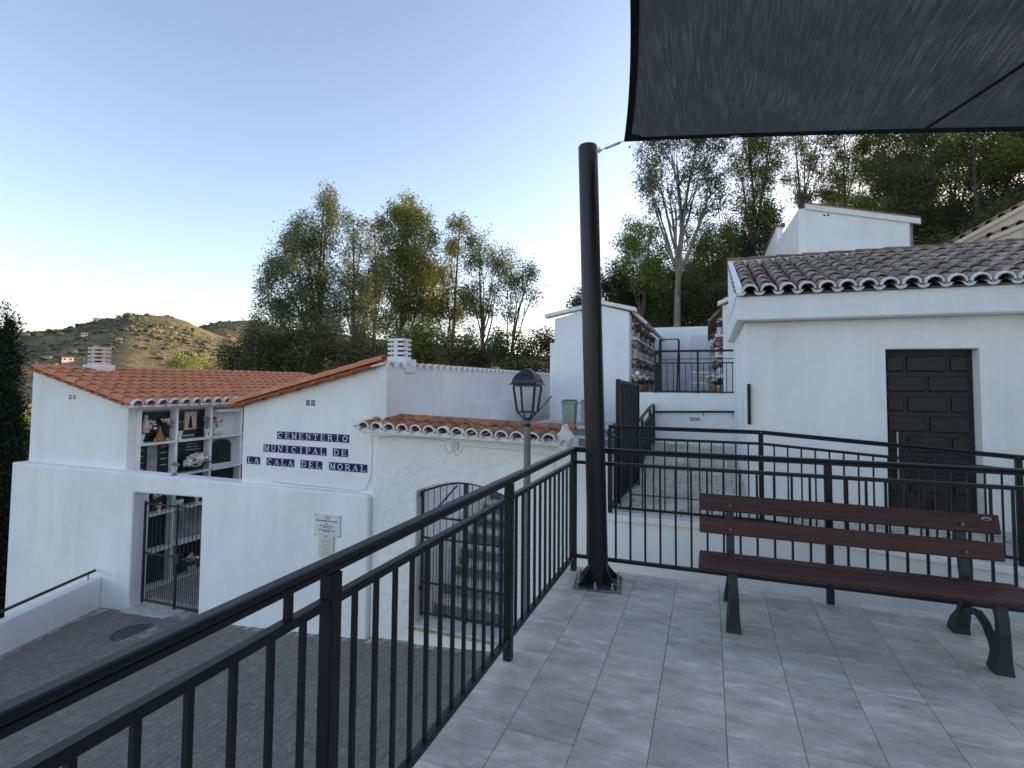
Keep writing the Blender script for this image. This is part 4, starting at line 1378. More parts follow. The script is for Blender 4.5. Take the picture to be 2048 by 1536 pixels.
part('base_plate', mb, 'steel_plate', sp, bevel=.003)
for k in range(4):
    a = q0 + math.pi / 4 + k * math.pi / 2
    dv = Vector((math.cos(a), math.sin(a), 0))
    nv = Vector((-dv.y, dv.x, 0)) * .005
    tri = [PB + dv * .07 + Vector((0, 0, .0145)), PB + dv * .19 + Vector((0, 0, .0145)), PB + dv * .19 + Vector((0, 0, .028)), PB + dv * .07 + Vector((0, 0, .155))]
    mb = MB().add([p + nv for p in tri] + [p - nv for p in tri], [(0, 1, 2, 3), (7, 6, 5, 4), (0, 4, 5, 1), (1, 5, 6, 2), (2, 6, 7, 3), (3, 7, 4, 0)])
    part('gusset', mb, 'pole_metal', sp)
for a, b_ in ((-1, -.45), (-1, .1), (-1, .5), (-1, .9), (-.1, -1), (.75, -.95), (1, -.5), (1, .1), (1, .75), (.2, 1)):
    p = PB + ex * (a * .145) + ey * (b_ * .145)
    bo = part('bolt', MB().lathe([(.007, .0145), (.007, .055)], (p.x, p.y, 0), 8), 'zinc', sp)
    part('nut', MB().lathe([(.014, .0148), (.014, .03)], (p.x, p.y, 0), 6), 'zinc', bo)

CO = Vector((-.595, 4.06, 3.385))
tb = thing('turnbuckle', (-.80, 4.08, 3.33), 'galvanised turnbuckle tying the sail corner to the pole top', 'turnbuckle')
e0 = Vector((-.805, 4.065, 3.335))
part('eye_bolt', MB().tube([Vector((-.815, 4.07, 3.33)), e0, e0 + Vector((.02, 0, .03)), e0 + Vector((.035, 0, .005)), e0 + Vector((.01, 0, -.012))], .006, 8), 'zinc', tb)
dv = CO - e0
part('rod', MB().tube([e0 + dv * .10, e0 + dv * .98], .004, 8), 'zinc', tb)
part('body', MB().tube([e0 + dv * .32, e0 + dv * .86], .010, 8), 'zinc', tb, smooth=True)
part('shackle', MB().tube([e0 + dv * .0, e0 + dv * .05 + Vector((0, .012, .008)), e0 + dv * .16], .006, 8), 'zinc', tb)

# cloth: four corners, hypar sag, edges cut inwards
C00, C10, C01, C11 = CO, Vector((3.75, 4.12, 2.80)), Vector((-.30, -1.25, 3.35)), Vector((3.9, -1.3, 3.9))
NU = 44


def sail_pt(u_, v_):
    p = C00.lerp(C10, u_).lerp(C01.lerp(C11, u_), v_)
    inw = .16
    eu, ev = 4 * u_ * (1 - u_), 4 * v_ * (1 - v_)
    p.x += inw * 2.6 * ev * (1 - 2 * u_) * .5
    p.y -= inw * .9 * eu * (1 - 2 * v_) * .5
    p.z -= .10 * eu * ev
    p.z += .012 * math.sin(u_ * 31 + 2 * math.sin(v_ * 9)) * ev * eu
    return p


mb = MB()
for j in range(NU + 1):
    for i in range(NU + 1):
        mb.v.append(tuple(sail_pt(i / NU, j / NU)))
for j in range(NU):
    for i in range(NU):
        a = j * (NU + 1) + i
        mb.f.append((a, a + 1, a + NU + 2, a + NU + 1))
ss = thing('shade_sail', CO, 'dark grey knitted shade sail stretched overhead at the upper right', 'shade sail')
cl = part('cloth', mb, 'shade_cloth', ss, smooth=True)
so = cl.modifiers.new('thickness', 'SOLIDIFY')
so.thickness = .002
rim = [(k / 40, 0) for k in range(41)], [(0, k / 40) for k in range(41)], [(1, k / 40) for k in range(41)], [(k / 40, 1) for k in range(41)]
for q, ed in enumerate(rim):
    mb = MB()
    for (u_, v_) in ed:
        p = sail_pt(u_, v_)
        iu, iv = (u_, v_ + .011) if q == 0 else (u_ + .011, v_) if q == 1 else (u_ - .011, v_) if q == 2 else (u_, v_ - .011)
        p2 = sail_pt(max(0, min(1, iu)), max(0, min(1, iv)))
        dn = Vector((0, 0, -.004))
        mb.v += [tuple(p + dn), tuple(p2 + dn), tuple(p2 - dn), tuple(p - dn)]
    for k in range(40):
        for e in range(4):
            a, b_ = 4 * k + e, 4 * k + (e + 1) % 4
            mb.f.append((a, b_, b_ + 4, a + 4))
    part('hem', mb, 'sail_hem', ss)
def seam(pa, pb, w=.028):
    mb = MB()
    for k in range(31):
        t = k / 30
        u_, v_ = pa[0] + (pb[0] - pa[0]) * t, pa[1] + (pb[1] - pa[1]) * t
        p = sail_pt(u_, v_)
        du, dv_ = pb[0] - pa[0], pb[1] - pa[1]
        p2 = sail_pt(u_ - dv_ * w * .25, v_ + du * w * .25)
        dn = Vector((0, 0, -.004))
        mb.v += [tuple(p + dn), tuple(p2 + dn), tuple(p2 - dn), tuple(p - dn)]
    for k in range(30):
        for e in range(4):
            a, b_ = 4 * k + e, 4 * k + (e + 1) % 4
            mb.f.append((a, b_, b_ + 4, a + 4))
    part('seam', mb, 'sail_hem', ss)
seam((.435, .004), (.62, .62))
part('corner_patch', MB().add([sail_pt(.0, .0) + Vector((0, 0, -.006)), sail_pt(.035, 0) + Vector((0, 0, -.006)), sail_pt(.025, .02) + Vector((0, 0, -.006)), sail_pt(0, .028) + Vector((0, 0, -.006))], [(0, 1, 2, 3)]), 'sail_hem', ss)
p = sail_pt(.175, 0)
part('label_tag', MB().box((p.x, p.y - .03, p.z - .012), (p.x + .14, p.y - .022, p.z + .002)), 'letter_white', ss)

# ------------------------------------------------------------------ bench
bc = thing('bench', (.78, 3.8, 0), 'park bench with dark red-brown slats and cast iron legs, facing the camera', 'bench')
BX0, BX1 = -.07, 1.63
for nm, y0_, z0_, y1_, z1_, th in (('back_slat', 4.055, .625, 4.085, .735, .030), ('back_slat', 4.02, .475, 4.05, .578, .030)):
    mb = MB()
    yy = Vector((0, y1_ - y0_, z1_ - z0_)).normalized()
    nn_ = Vector((0, -yy.z, yy.y))
    a = Vector((BX0, y0_, z0_))
    c8 = []
    for x in (BX0, BX1):
        for (u_, v_) in ((0, 0), (1, 0), (1, 1), (0, 1)):
            p = Vector((x, y0_, z0_)) + Vector((0, y1_ - y0_, z1_ - z0_)) * v_ + nn_ * (th * u_)
            c8.append(p)
    mb.add(c8, [(0, 1, 2, 3), (7, 6, 5, 4), (0, 4, 5, 1), (1, 5, 6, 2), (2, 6, 7, 3), (3, 7, 4, 0)])
    part(nm, mb, 'bench_wood', bc, bevel=.007)
for y0_, y1_, za_, zb_, th in ((3.868, 3.945, .388, .376, .024), (3.765, 3.842, .400, .393, .024), (3.535, 3.737, .400, .404, .026)):
    mb = MB()
    c8 = []
    for x in (BX0 + .0, BX1 + .01):
        c8 += [Vector((x, y0_, za_ - th)), Vector((x, y1_, zb_ - th)), Vector((x, y1_, zb_)), Vector((x, y0_, za_))]
    mb.add(c8, [(0, 1, 2, 3), (7, 6, 5, 4), (0, 4, 5, 1), (1, 5, 6, 2), (2, 6, 7, 3), (3, 7, 4, 0)])
    part('seat_slat', mb, 'bench_wood', bc, bevel=.009)


def ribbon(pts, ws):
    """closed outline of a band that follows pts (y, z) with widths ws"""
    L, Rr = [], []
    for k, p in enumerate(pts):
        a, b_ = Vector(pts[max(k - 1, 0)]), Vector(pts[min(k + 1, len(pts) - 1)])
        d_ = (b_ - a).normalized()
        n_ = Vector((-d_.y, d_.x)) * ws[k] / 2
        L.append(tuple(Vector(p) + n_))
        Rr.append(tuple(Vector(p) - n_))
    return L + Rr[::-1]


def foot(mb, x, k=.75, h=.13):
    mb.v = [(x + (v[0] - x) * (1 + k * max(0, 1 - v[2] / h)), v[1], v[2]) for v in mb.v]
    return mb


for x in (.13, 1.44):
    hw = .026
    fr = part('leg_frame', foot(MB().prism(ribbon([(3.625, .0), (3.625, .015), (3.615, .06), (3.60, .14), (3.585, .22), (3.59, .29), (3.62, .36)], [.10, .105, .085, .06, .05, .05, .055]), 'X', x - hw, x + hw), x), 'cast_iron', bc, bevel=.008)
    part('rear_leg', foot(MB().prism(ribbon([(4.13, 0), (4.13, .015), (4.115, .06), (4.07, .12), (4.03, .20), (4.01, .29), (4.015, .38), (4.04, .5), (4.075, .62), (4.10, .70)], [.10, .105, .09, .065, .05, .046, .045, .04, .036, .03]), 'X', x - hw, x + hw), x), 'cast_iron', fr, bevel=.008)
    part('brace_arch', MB().prism(ribbon([(3.66, .05), (3.70, .13), (3.77, .19), (3.86, .215), (3.95, .195), (4.03, .15)], [.03, .034, .034, .034, .034, .03]), 'X', x - hw * .75, x + hw * .75), 'cast_iron', fr, bevel=.006)
    part('seat_rail', MB().prism(ribbon([(3.60, .357), (3.75, .358), (3.9, .346), (4.02, .34)], [.034, .03, .03, .034]), 'X', x - hw * .8, x + hw * .8), 'cast_iron', fr, bevel=.005)
for x in (.13, 1.44):
    for (y, z, ax) in ((4.021, .678, 0), (3.986, .525, 0)):
        for dx in (-.0,):
            part('bolt', MB().tube([(x + dx, y + .012, z), (x + dx, y - .0005, z)], .010, 8), 'steel_plate', bc)
    for (y, z) in ((3.905, .382), (3.80, .396), (3.63, .402)):
        part('bolt', MB().tube([(x, y, z - .01), (x, y, z + .003)], .009, 8), 'steel_plate', bc)
bd = part('badge', MB().lathe([(.024, 0), (.022, .003)], (0, 0, 0), 20), 'letter_white', bc)
bd.matrix_local = Matrix.Translation(Vector((1.565, 4.046, .716)) - bc.location) @ Matrix.Rotation(R(98), 4, 'X') @ Matrix.Diagonal((1, .42, 1, 1))
bd2 = part('badge_face', MB().lathe([(.020, .0032), (.019, .0042)], (0, 0, 0), 20), 'badge', bd)
bd2.matrix_local = Matrix.Translation((0, 0, .0031))

# ------------------------------------------------------------------ street lamp in front of the porch
lc = Vector((-1.925, 5.72, 0))
lm = thing('street_lamp', (lc.x, lc.y, street_z(-1.925)), 'grey post lamp with an open black six-sided lantern in front of the porch', 'street lamp')
part('post', MB().lathe([(.07, -2.0), (.07, -1.35), (.055, -1.25), (.048, -1.2), (.042, -.4), (.038, .95), (.038, 1.0)], lc, 20), 'post_grey', lm, smooth=True)
part('door', MB().box((lc.x - .03, lc.y - .056, -1.15), (lc.x + .03, lc.y - .042, -.98)), 'post_grey', lm)
for z in (1.005, 1.04, 1.075):
    part('collar', MB().lathe([(.036, z - .012), (.042, z - .008), (.042, z + .012), (.036, z + .018)], lc, 20), 'post_grey' if z != 1.04 else 'lantern_black', lm)
Q4 = math.pi / 4
ln = part('lantern_roof', MB().lathe([(.232, 1.497), (.238, 1.503), (.205, 1.518), (.195, 1.55), (.175, 1.585), (.145, 1.615), (.115, 1.632), (.105, 1.648), (.075, 1.652), (.06, 1.672), (.03, 1.68)], lc, 4, Q4), 'lantern_black', lm, bevel=.006)
part('roof_ring', MB().lathe([(.175, 1.475), (.186, 1.475), (.186, 1.4965), (.175, 1.4965)], lc, 4, Q4), 'lantern_black', lm)
for k in range(4):
    a = Q4 + k * math.pi / 2
    dv = Vector((math.cos(a), math.sin(a), 0))
    part('strut', MB().bar(lc + dv * .128 + Vector((0, 0, 1.195)), lc + dv * .176 + Vector((0, 0, 1.475)), .020, .020, tuple(dv)), 'lantern_black', lm)
    a2 = a + math.pi / 2
    dv2 = Vector((math.cos(a2), math.sin(a2), 0))
    part('lower_bar', MB().bar(lc + dv * .128 + Vector((0, 0, 1.19)), lc + dv2 * .128 + Vector((0, 0, 1.19)), .014, .018), 'lantern_black', lm)
    part('spider_arm', MB().bar(lc + dv * .122 + Vector((0, 0, 1.185)), lc + dv * .02 + Vector((0, 0, 1.095)), .014, .016), 'lantern_black', lm)
part('hub', MB().lathe([(.03, 1.08), (.03, 1.11), (.015, 1.125)], lc, 12), 'lantern_black', lm)
part('loose_bar', MB().bar(lc + Vector((.105, .03, 1.185)), lc + Vector((.265, .085, 1.375)), .010, .012), 'lantern_black', lm)

# ------------------------------------------------------------------ vases, flowers and ornaments in the niches
def bouquet(name, loc, cols, label, cat='flowers', group=None, r=.09, h=.16, nh=9, vase='urn', seed=0, vmat='white_marble', vh=.17):
    rn = random.Random(seed)
    t = thing(name, loc, label, cat, group)
    x, y, z = loc
    zt = z
    if vase == 'urn':
        part('vase', MB().lathe([(.045, 0), (.05, .012), (.025, .035), (.022, .05), (.045, .085), (.055, vh - .02), (.062, vh), (.05, vh - .004)], loc, 14), vmat, t, smooth=True)
        zt = z + vh
    elif vase == 'pot':
        part('vase', MB().lathe([(.06, 0), (.085, vh * .7), (.09, vh), (.075, vh - .006)], loc, 14), vmat, t, smooth=True)
        zt = z + vh
    st_, fl = MB(), {}
    lf = MB()
    for k in range(nh):
        a, rr__ = rn.uniform(0, 6.28), r * rn.uniform(.15, 1)
        c_ = (x + rr__ * math.cos(a), y + rr__ * math.sin(a), zt + h * rn.uniform(.45, 1.0))
        st_.tube([(x, y, zt - .03), c_], .003, 4)
        fl.setdefault(rn.choice(cols), MB()).blob(c_, rn.uniform(.22, .36) * r, rn)
    for k in range(nh * 3):
        a, rr__ = rn.uniform(0, 6.28), r * rn.uniform(.2, 1.15)
        c_ = Vector((x + rr__ * math.cos(a), y + rr__ * math.sin(a), zt + h * rn.uniform(.1, .8)))
        d_ = Vector((math.cos(a), math.sin(a), rn.uniform(-.3, .8))).normalized() * r * .45
        s_ = Vector((-math.sin(a), math.cos(a), rn.uniform(-.4, .4))) * r * .14
        lf.add([c_, c_ + d_ * .5 + s_, c_ + d_, c_ + d_ * .5 - s_], [(0, 1, 2, 3)])
    part('stems', st_, 'stem_green', t)
    part('leaves', lf, 'stem_green', t)
    for m_, b_ in fl.items():
        part('flower_heads', b_, m_, t)
    return t


bouquet('flower_vase', (-9.97, 6.99, .337), ['petal_white'], 'empty-looking white urn at the near end of the top niche shelf', 'vase', nh=2, h=.05, r=.03, seed=1)
bouquet('rose_bunch', (-10.02, 7.24, .50), ['petal_white', 'petal_white', 'petal_blush'], 'white roses against the first dark slab of the top row', r=.11, h=.22, nh=10, vase=None, seed=2)
bouquet('rose_bunch', (-10.02, 7.53, .56), ['petal_pink', 'petal_white', 'petal_blush'], 'pink and white roses beside the divider of the top row', r=.10, h=.2, nh=10, vase=None, seed=3)
bouquet('flower_vase', (-9.97, 7.76, .337), ['petal_pink', 'petal_purple'], 'white urn with pink flowers left of the framed portrait', 'vase', nh=7, r=.06, h=.26, seed=4)
bouquet('flower_vase', (-9.96, 8.36, .337), ['petal_purple', 'petal_pink'], 'white urn with purple flowers right of the framed portrait', 'vase', nh=7, r=.07, h=.26, seed=5)
bouquet('flower_pot', (-9.93, 8.60, .337), ['petal_purple', 'petal_pink'], 'wide white pot with purple blooms at the far end of the top shelf', 'flower pot', nh=9, r=.10, h=.24, vase='pot', vh=.16, seed=6)
bouquet('flower_arrangement', (-10.0, 8.12, -.30), ['petal_white', 'petal_blush', 'petal_white'], 'large white and blush flower arrangement on the second niche row', r=.24, h=.26, nh=34, vase=None, seed=7)
bouquet('flower_bunch', (-9.95, 7.78, -1.0), ['petal_red', 'petal_pink'], 'dark red flowers seen through the left iron gate', r=.13, h=.3, nh=14, vase='pot', vh=.14, seed=8)
bouquet('flower_bunch', (-9.93, 7.35, -1.005), ['petal_white', 'petal_pink'], 'white and pink flowers above the gate bars on the third niche row', r=.12, h=.22, nh=12, vase='urn', seed=9)
bouquet('flower_bunch', (-9.93, 8.10, -2.37), ['petal_white', 'petal_blush'], 'pale flowers low behind the left iron gate', r=.14, h=.2, nh=16, vase='pot', vh=.12, seed=10)
bouquet('flower_bunch', (-9.93, 8.16, -1.005), ['petal_red', 'petal_purple', 'petal_white'], 'mixed red and purple flowers near the top right of the gate', r=.10, h=.3, nh=12, vase='urn', seed=12)
sv = thing('saint_statue', (-10.06, 7.12, .52), 'small pale stone figure on the first dark slab', 'statue')
part('body', MB().lathe([(.05, 0), (.065, .02), (.06, .12), (.05, .2), (.045, .24), (.02, .265), (.032, .29), (.034, .31), (.02, .335)], (-10.05, 7.12, .52), 12), 'statue_stone', sv, smooth=True)
sm = thing('brass_ornament', (-10.03, 7.37, .337), 'rust-coloured flared ornament on gold balls in the top niche', 'ornament')
part('body', MB().lathe([(.10, .03), (.085, .06), (.05, .14), (.03, .22), (.035, .26), (.02, .28)], (-10.02, 7.37, .337), 14), 'terracotta_pot', sm, smooth=True)
rn = random.Random(2)
for k in range(4):
    part('ball', MB().blob((-9.98 + .02 * (k % 2), 7.26 + k * .075, .365), .036, rn), 'gold', sm)
wl = thing('grave_lantern', (-8.62, 6.62, -.11), 'small grey lantern standing on the low white wall', 'lantern')
cc = (-8.60, 6.62, -.115)
part('base', MB().lathe([(.05, 0), (.05, .015), (.022, .04), (.022, .06)], cc, 10), 'post_grey', wl)
part('globe', MB().lathe([(.03, .06), (.06, .17), (.06, .175)], cc, 6), 'statue_stone', wl)
part('cap', MB().lathe([(.085, .176), (.07, .20), (.03, .225), (.012, .24)], cc, 6), 'post_grey', wl)
# far niches
FC = [['petal_red', 'petal_white'], ['petal_blush', 'petal_white'], ['petal_white', 'petal_yellow'], ['petal_white', 'petal_blush'], ['petal_white', 'petal_white', 'petal_purple'], ['petal_blush', 'petal_pink']]
rn = random.Random(31)
for k in range(36):
    j = k % 4
    y = 12.90 + (k // 4) * .62 + rn.uniform(-.1, .1)
    bouquet('flower_vase', (-1.68 + rn.uniform(-.04, .06), y, rowz[j + 1] + .002), FC[k % 6] if k else FC[0], 'small vase of mixed flowers on the shelves of the left upper niche block', 'flower vase', 'flowers on the left upper niche wall', r=.12, h=.2, nh=8, seed=100 + k)
for k in range(24):
    j = k % 4
    y = 12.65 + (k // 4) * .9 + rn.uniform(-.1, .1)
    bouquet('flower_vase', (.22 + rn.uniform(-.04, .03), y, rowz[j + 1] + .002), FC[(k * 5 + 1) % 6], 'small vase of mixed flowers on the shelves of the right upper niche block', 'flower vase', 'flowers on the right upper niche wall', r=.13, h=.2, nh=9, seed=200 + k)
for k, (x, y) in enumerate(((-1.5, 12.5), (-1.45, 13.1), (-1.5, 13.8), (.15, 12.6), (.12, 13.3))):
    bouquet('potted_plant', (x, y, 1.34), FC[k % 6] if k > 2 else ['petal_white', 'petal_blush'], 'potted flowers on the ground at the foot of the upper niche walls', 'potted plant', 'potted flowers along the upper path', r=.16, h=.28, nh=8, vase='pot', vh=.16, vmat='terracotta_pot', seed=300 + k)

TREES = [
    ('eucalyptus_tree', 'tallest eucalyptus of the middle group, spire-like, left of centre', 'euca_leaf', 'trunk_bark', (-19.88, 23.57, 2.16), [(-19.75,23.45,11.87,0.56,0.67), (-19.26,23.12,10.54,0.75,0.83), (-19.53,22.90,9.19,1.00,0.95), (-21.16,23.29,9.89,0.83,1.11), (-20.62,22.20,7.98,1.22,1.17), (-21.95,22.50,7.04,0.95,1.39), (-19.91,23.42,7.23,1.11,1.25), (-21.06,23.22,5.87,1.53,1.25), (-21.86,22.09,5.07,1.00,0.97), (-19.64,23.79,4.92,1.17,1.25), (-22.93,22.32,4.45,0.50,0.50)], 1.00),
    ('eucalyptus_tree', 'slender grey-green eucalyptus just right of the tallest one', 'euca_leaf', 'trunk_bark', (-18.45, 25.16, 2.20), [(-19.00,24.97,10.55,0.69,0.75), (-17.99,24.38,9.16,0.75,0.69), (-19.39,25.31,7.99,0.92,1.04), (-17.99,24.49,6.34,1.09,1.15), (-18.35,25.64,4.80,1.09,1.09), (-19.22,24.70,5.86,0.86,0.86)], 0.80),
    ('eucalyptus_tree', 'thin young eucalyptus between the two tall crowns of the middle group', 'brown_leaf', 'trunk_bark', (-18.19, 26.33, 2.23), [(-18.40,26.20,10.25,0.42,0.65), (-17.77,25.65,8.39,0.59,0.95), (-18.23,25.74,6.69,0.89,1.13), (-17.45,25.71,7.37,0.65,0.89)], 0.90),
    ('eucalyptus_tree', 'broad olive eucalyptus with a flat top, behind the white chimney', 'olive_leaf', 'trunk_bark', (-15.49, 24.13, 2.17), [(-15.00,24.28,10.81,0.91,0.48), (-15.28,23.87,9.82,1.07,0.86), (-14.08,23.79,9.55,0.97,0.86), (-15.14,23.38,8.36,1.07,1.02), (-13.81,23.73,7.94,0.97,1.02), (-14.92,23.45,6.79,1.29,1.13), (-14.02,24.57,6.28,1.18,1.13), (-15.15,23.98,4.92,1.24,1.07), (-13.56,24.61,9.33,0.38,0.43)], 1.15),
    ('eucalyptus_tree', 'eucalyptus with a small round tip right of the olive-toned one', 'olive_leaf', 'trunk_bark', (-13.48, 25.93, 2.22), [(-12.44,25.43,9.85,0.70,0.50), (-13.16,26.11,8.99,0.72,0.72), (-13.89,26.31,7.69,1.00,0.89), (-13.27,26.31,5.97,1.22,1.11), (-14.15,25.93,5.26,0.83,0.97)], 1.00),
    ('eucalyptus_tree', 'open forked eucalyptus whose bare stems show, right of the middle group', 'euca_leaf', 'trunk_bark', (-11.22, 25.70, 2.21), [(-11.40,25.76,8.95,0.81,0.70), (-10.03,25.22,7.92,0.91,0.70), (-11.17,25.39,7.59,0.86,0.75), (-11.52,24.80,6.45,0.64,0.81), (-10.06,26.18,7.22,0.64,0.54), (-11.28,25.55,5.63,0.81,0.70), (-10.39,25.45,6.10,0.54,0.54)], 0.75),
    ('eucalyptus_tree', 'leaning sparse eucalyptus at the right end of the middle group', 'euca_leaf', 'trunk_bark', (-9.74, 25.18, 2.19), [(-8.39,25.37,7.22,0.57,0.47), (-9.04,25.55,6.52,0.73,0.52), (-8.43,25.50,6.06,0.41,0.41), (-9.20,24.89,5.32,0.52,0.47), (-8.80,25.63,6.83,0.47,0.41)], 0.75),
    ('shrub_tree', 'dark rounded tree at the left foot of the middle group', 'dark_leaf', 'trunk_bark', (-19.79, 19.37, 1.35), [(-19.27,18.79,3.18,0.91,0.82), (-21.09,19.38,2.65,0.96,0.67), (-19.66,20.10,3.04,0.96,0.91), (-20.39,19.62,2.06,1.20,0.72), (-21.59,19.13,2.17,0.62,0.53)], 1.00),
    ('shrub_tree', 'dark bushy tree under the tallest eucalyptus', 'dark_leaf', 'trunk_bark', (-17.59, 20.20, 1.13), [(-18.26,19.88,3.48,0.96,0.86), (-16.82,19.90,3.22,1.01,0.86), (-17.76,20.01,2.42,1.25,0.82), (-18.81,20.04,2.07,0.86,0.67)], 1.00),
    ('shrub_tree', 'brownish bushy tree left of the white chimney', 'brown_leaf', 'trunk_bark', (-15.19, 20.02, 1.16), [(-15.63,20.15,3.44,0.92,0.78), (-14.54,19.99,2.96,0.92,0.78), (-15.65,20.58,2.43,1.06,0.69), (-13.70,19.91,2.83,0.69,0.74)], 1.00),
    ('shrub_tree', 'olive bushy tree right behind the white chimney', 'olive_leaf', 'trunk_bark', (-12.74, 22.01, 0.94), [(-13.37,21.64,3.28,0.96,0.82), (-12.11,21.29,3.46,1.06,0.91), (-11.62,22.07,3.04,1.01,0.82), (-13.19,22.74,2.50,1.20,0.72)], 1.00),
    ('shrub_tree', 'brown-green bush behind the scalloped wall top', 'brown_leaf', 'trunk_bark', (-10.32, 21.83, 0.97), [(-10.27,21.14,3.19,0.92,0.69), (-9.98,22.67,3.06,1.01,0.69), (-10.41,22.50,2.47,1.15,0.60), (-9.21,22.34,3.25,0.69,0.60)], 1.00),
    ('shrub_tree', 'low dark bush behind the lamp, at the end of the scalloped wall', 'dark_leaf', 'trunk_bark', (-7.46, 21.82, 1.02), [(-7.86,20.99,2.82,0.79,0.57), (-7.22,21.75,3.18,0.88,0.66), (-6.59,22.26,3.42,0.75,0.66), (-7.21,21.07,2.18,1.15,0.57), (-6.15,21.93,2.53,0.66,0.88)], 1.00),
    ('gum_tree', 'tall gum tree with pale forked trunk beyond the upper path', 'euca_leaf', 'pale_bark', (-1.42, 26.06, 3.38), [(-1.77,24.77,13.14,0.96,0.58), (-0.27,26.47,13.77,0.91,0.62), (-2.65,25.67,12.46,0.77,0.67), (-1.30,26.30,12.82,0.96,0.62), (0.17,26.52,12.50,0.82,0.82), (-1.84,25.61,11.29,0.91,0.72), (-0.54,25.32,11.01,0.91,0.86), (-2.33,25.35,10.18,0.58,0.67), (-1.38,26.05,10.01,0.72,0.62), (-0.03,26.57,10.20,0.82,0.77), (0.47,25.84,10.84,0.62,0.67), (-2.67,24.80,11.09,0.43,0.48)], 0.80),
    ('hill_tree', 'round leafy tree left of the pale gum trunk', 'bright_leaf', 'trunk_bark', (-3.12, 27.52, 4.28), [(-3.38,26.68,8.96,0.73,0.67), (-2.76,27.86,9.48,0.67,0.57), (-3.58,26.72,7.98,0.62,0.67), (-2.71,27.31,8.17,0.88,0.83), (-3.33,27.25,7.18,0.98,0.78), (-2.56,28.19,7.06,0.78,0.93)], 1.00),
    ('hill_tree', 'bushy tree on the slope behind the pole', 'dark_leaf', 'trunk_bark', (-4.97, 27.89, 4.63), [(-4.61,27.37,7.11,0.86,0.70), (-5.26,27.33,6.41,0.91,0.70), (-4.39,28.43,6.28,0.91,0.81), (-5.96,26.93,6.06,0.75,0.48), (-6.50,26.99,5.76,0.48,0.32)], 1.00),
    ('hill_tree', "dense tree in front of the gum trunk's foot, on the slope", 'dark_leaf', 'trunk_bark', (-2.82, 30.87, 3.74), [(-3.23,29.66,6.41,1.15,0.98), (-2.33,31.81,6.13,1.15,0.98), (-2.74,30.24,7.32,1.04,0.98), (-4.12,30.27,5.99,0.86,0.75)], 1.00),
    ('hill_tree', 'dark tree right of the pale gum trunk, above the facing niches', 'olive_leaf', 'trunk_bark', (0.09, 30.86, 3.97), [(-0.36,30.22,9.36,0.95,0.95), (0.68,31.53,9.89,0.83,0.95), (0.14,31.04,8.41,1.11,1.06), (-0.65,30.59,7.26,0.95,1.00), (0.89,30.96,7.51,0.83,1.11), (0.11,30.29,6.07,1.22,0.95)], 1.00),
    ('hill_tree', 'dense dark thicket tree right behind the back wall of the upper path', 'dark_leaf', 'trunk_bark', (-0.75, 28.44, 3.54), [(-1.96,28.49,5.25,1.04,0.88), (-0.71,27.65,5.72,1.04,0.93), (0.34,28.96,5.35,1.04,0.93), (-0.38,28.08,4.63,1.30,0.67), (-1.55,27.70,4.50,1.04,0.62), (1.05,28.98,4.81,0.78,0.78)], 1.50),
    ('hill_tree', "olive thicket tree above the upper niche block's roof", 'olive_leaf', 'trunk_bark', (-3.73, 31.58, 4.10), [(-4.17,30.68,6.34,1.19,0.89), (-2.91,31.98,6.18,1.31,1.01), (-2.01,31.28,7.19,1.07,1.01), (-3.33,30.57,5.14,1.37,0.77), (-4.99,30.42,5.76,1.01,0.65)], 1.40),
    ('hill_tree', 'brown-green tree between the gum trunk and the facing niches', 'brown_leaf', 'trunk_bark', (0.69, 35.31, 4.93), [(-0.99,33.63,8.46,1.14,1.27), (0.44,35.85,8.18,1.27,1.27), (1.30,35.43,7.11,1.08,1.08), (-0.45,35.14,7.15,1.27,1.08), (-1.35,35.00,6.54,1.14,0.95)], 1.30),
    ('hill_tree', 'tall thin-topped tree right of the gum, touching the sail edge', 'olive_leaf', 'trunk_bark', (2.24, 32.60, 6.32), [(2.03,31.45,15.70,1.04,0.69), (3.46,33.24,16.17,0.92,0.69), (2.30,31.98,14.92,1.04,0.63), (3.50,32.59,14.48,0.86,0.75), (1.72,32.01,13.78,0.75,0.75), (2.73,32.78,13.22,1.09,0.86), (2.05,32.69,11.82,0.98,0.92), (3.30,32.27,11.82,0.75,0.86)], 0.85),
    ('hill_tree', 'dark leafy tree behind the left end of the chapel roof', 'dark_leaf', 'trunk_bark', (2.58, 33.82, 5.90), [(2.12,34.05,10.74,1.19,1.01), (3.43,33.76,10.83,1.01,1.01), (2.30,32.99,9.27,1.31,1.01), (1.26,33.79,8.94,0.89,1.01), (3.49,34.51,9.83,0.89,0.89)], 1.10),
    ('hill_tree', 'open tree with several stems against the bright sky', 'euca_leaf', 'trunk_bark', (5.38, 36.88, 8.07), [(5.26,36.91,17.56,0.95,0.76), (6.58,36.57,17.07,0.95,0.76), (5.56,37.12,16.39,0.89,0.76), (6.69,37.34,15.83,0.82,0.82), (5.26,37.18,14.84,0.89,0.89), (6.24,37.28,14.11,0.95,0.82), (5.53,37.30,13.24,0.76,0.76)], 0.60),
    ('hill_tree', 'olive tree under the middle of the sail edge', 'olive_leaf', 'trunk_bark', (8.01, 37.82, 8.71), [(8.08,37.36,17.13,1.14,0.89), (9.50,38.33,16.96,0.95,0.82), (8.49,38.12,16.05,1.08,0.82), (7.49,37.35,14.61,0.95,0.95), (9.09,37.91,14.77,1.08,0.95), (8.01,37.37,13.29,1.20,0.95), (7.13,37.76,13.21,0.82,0.76)], 0.80),
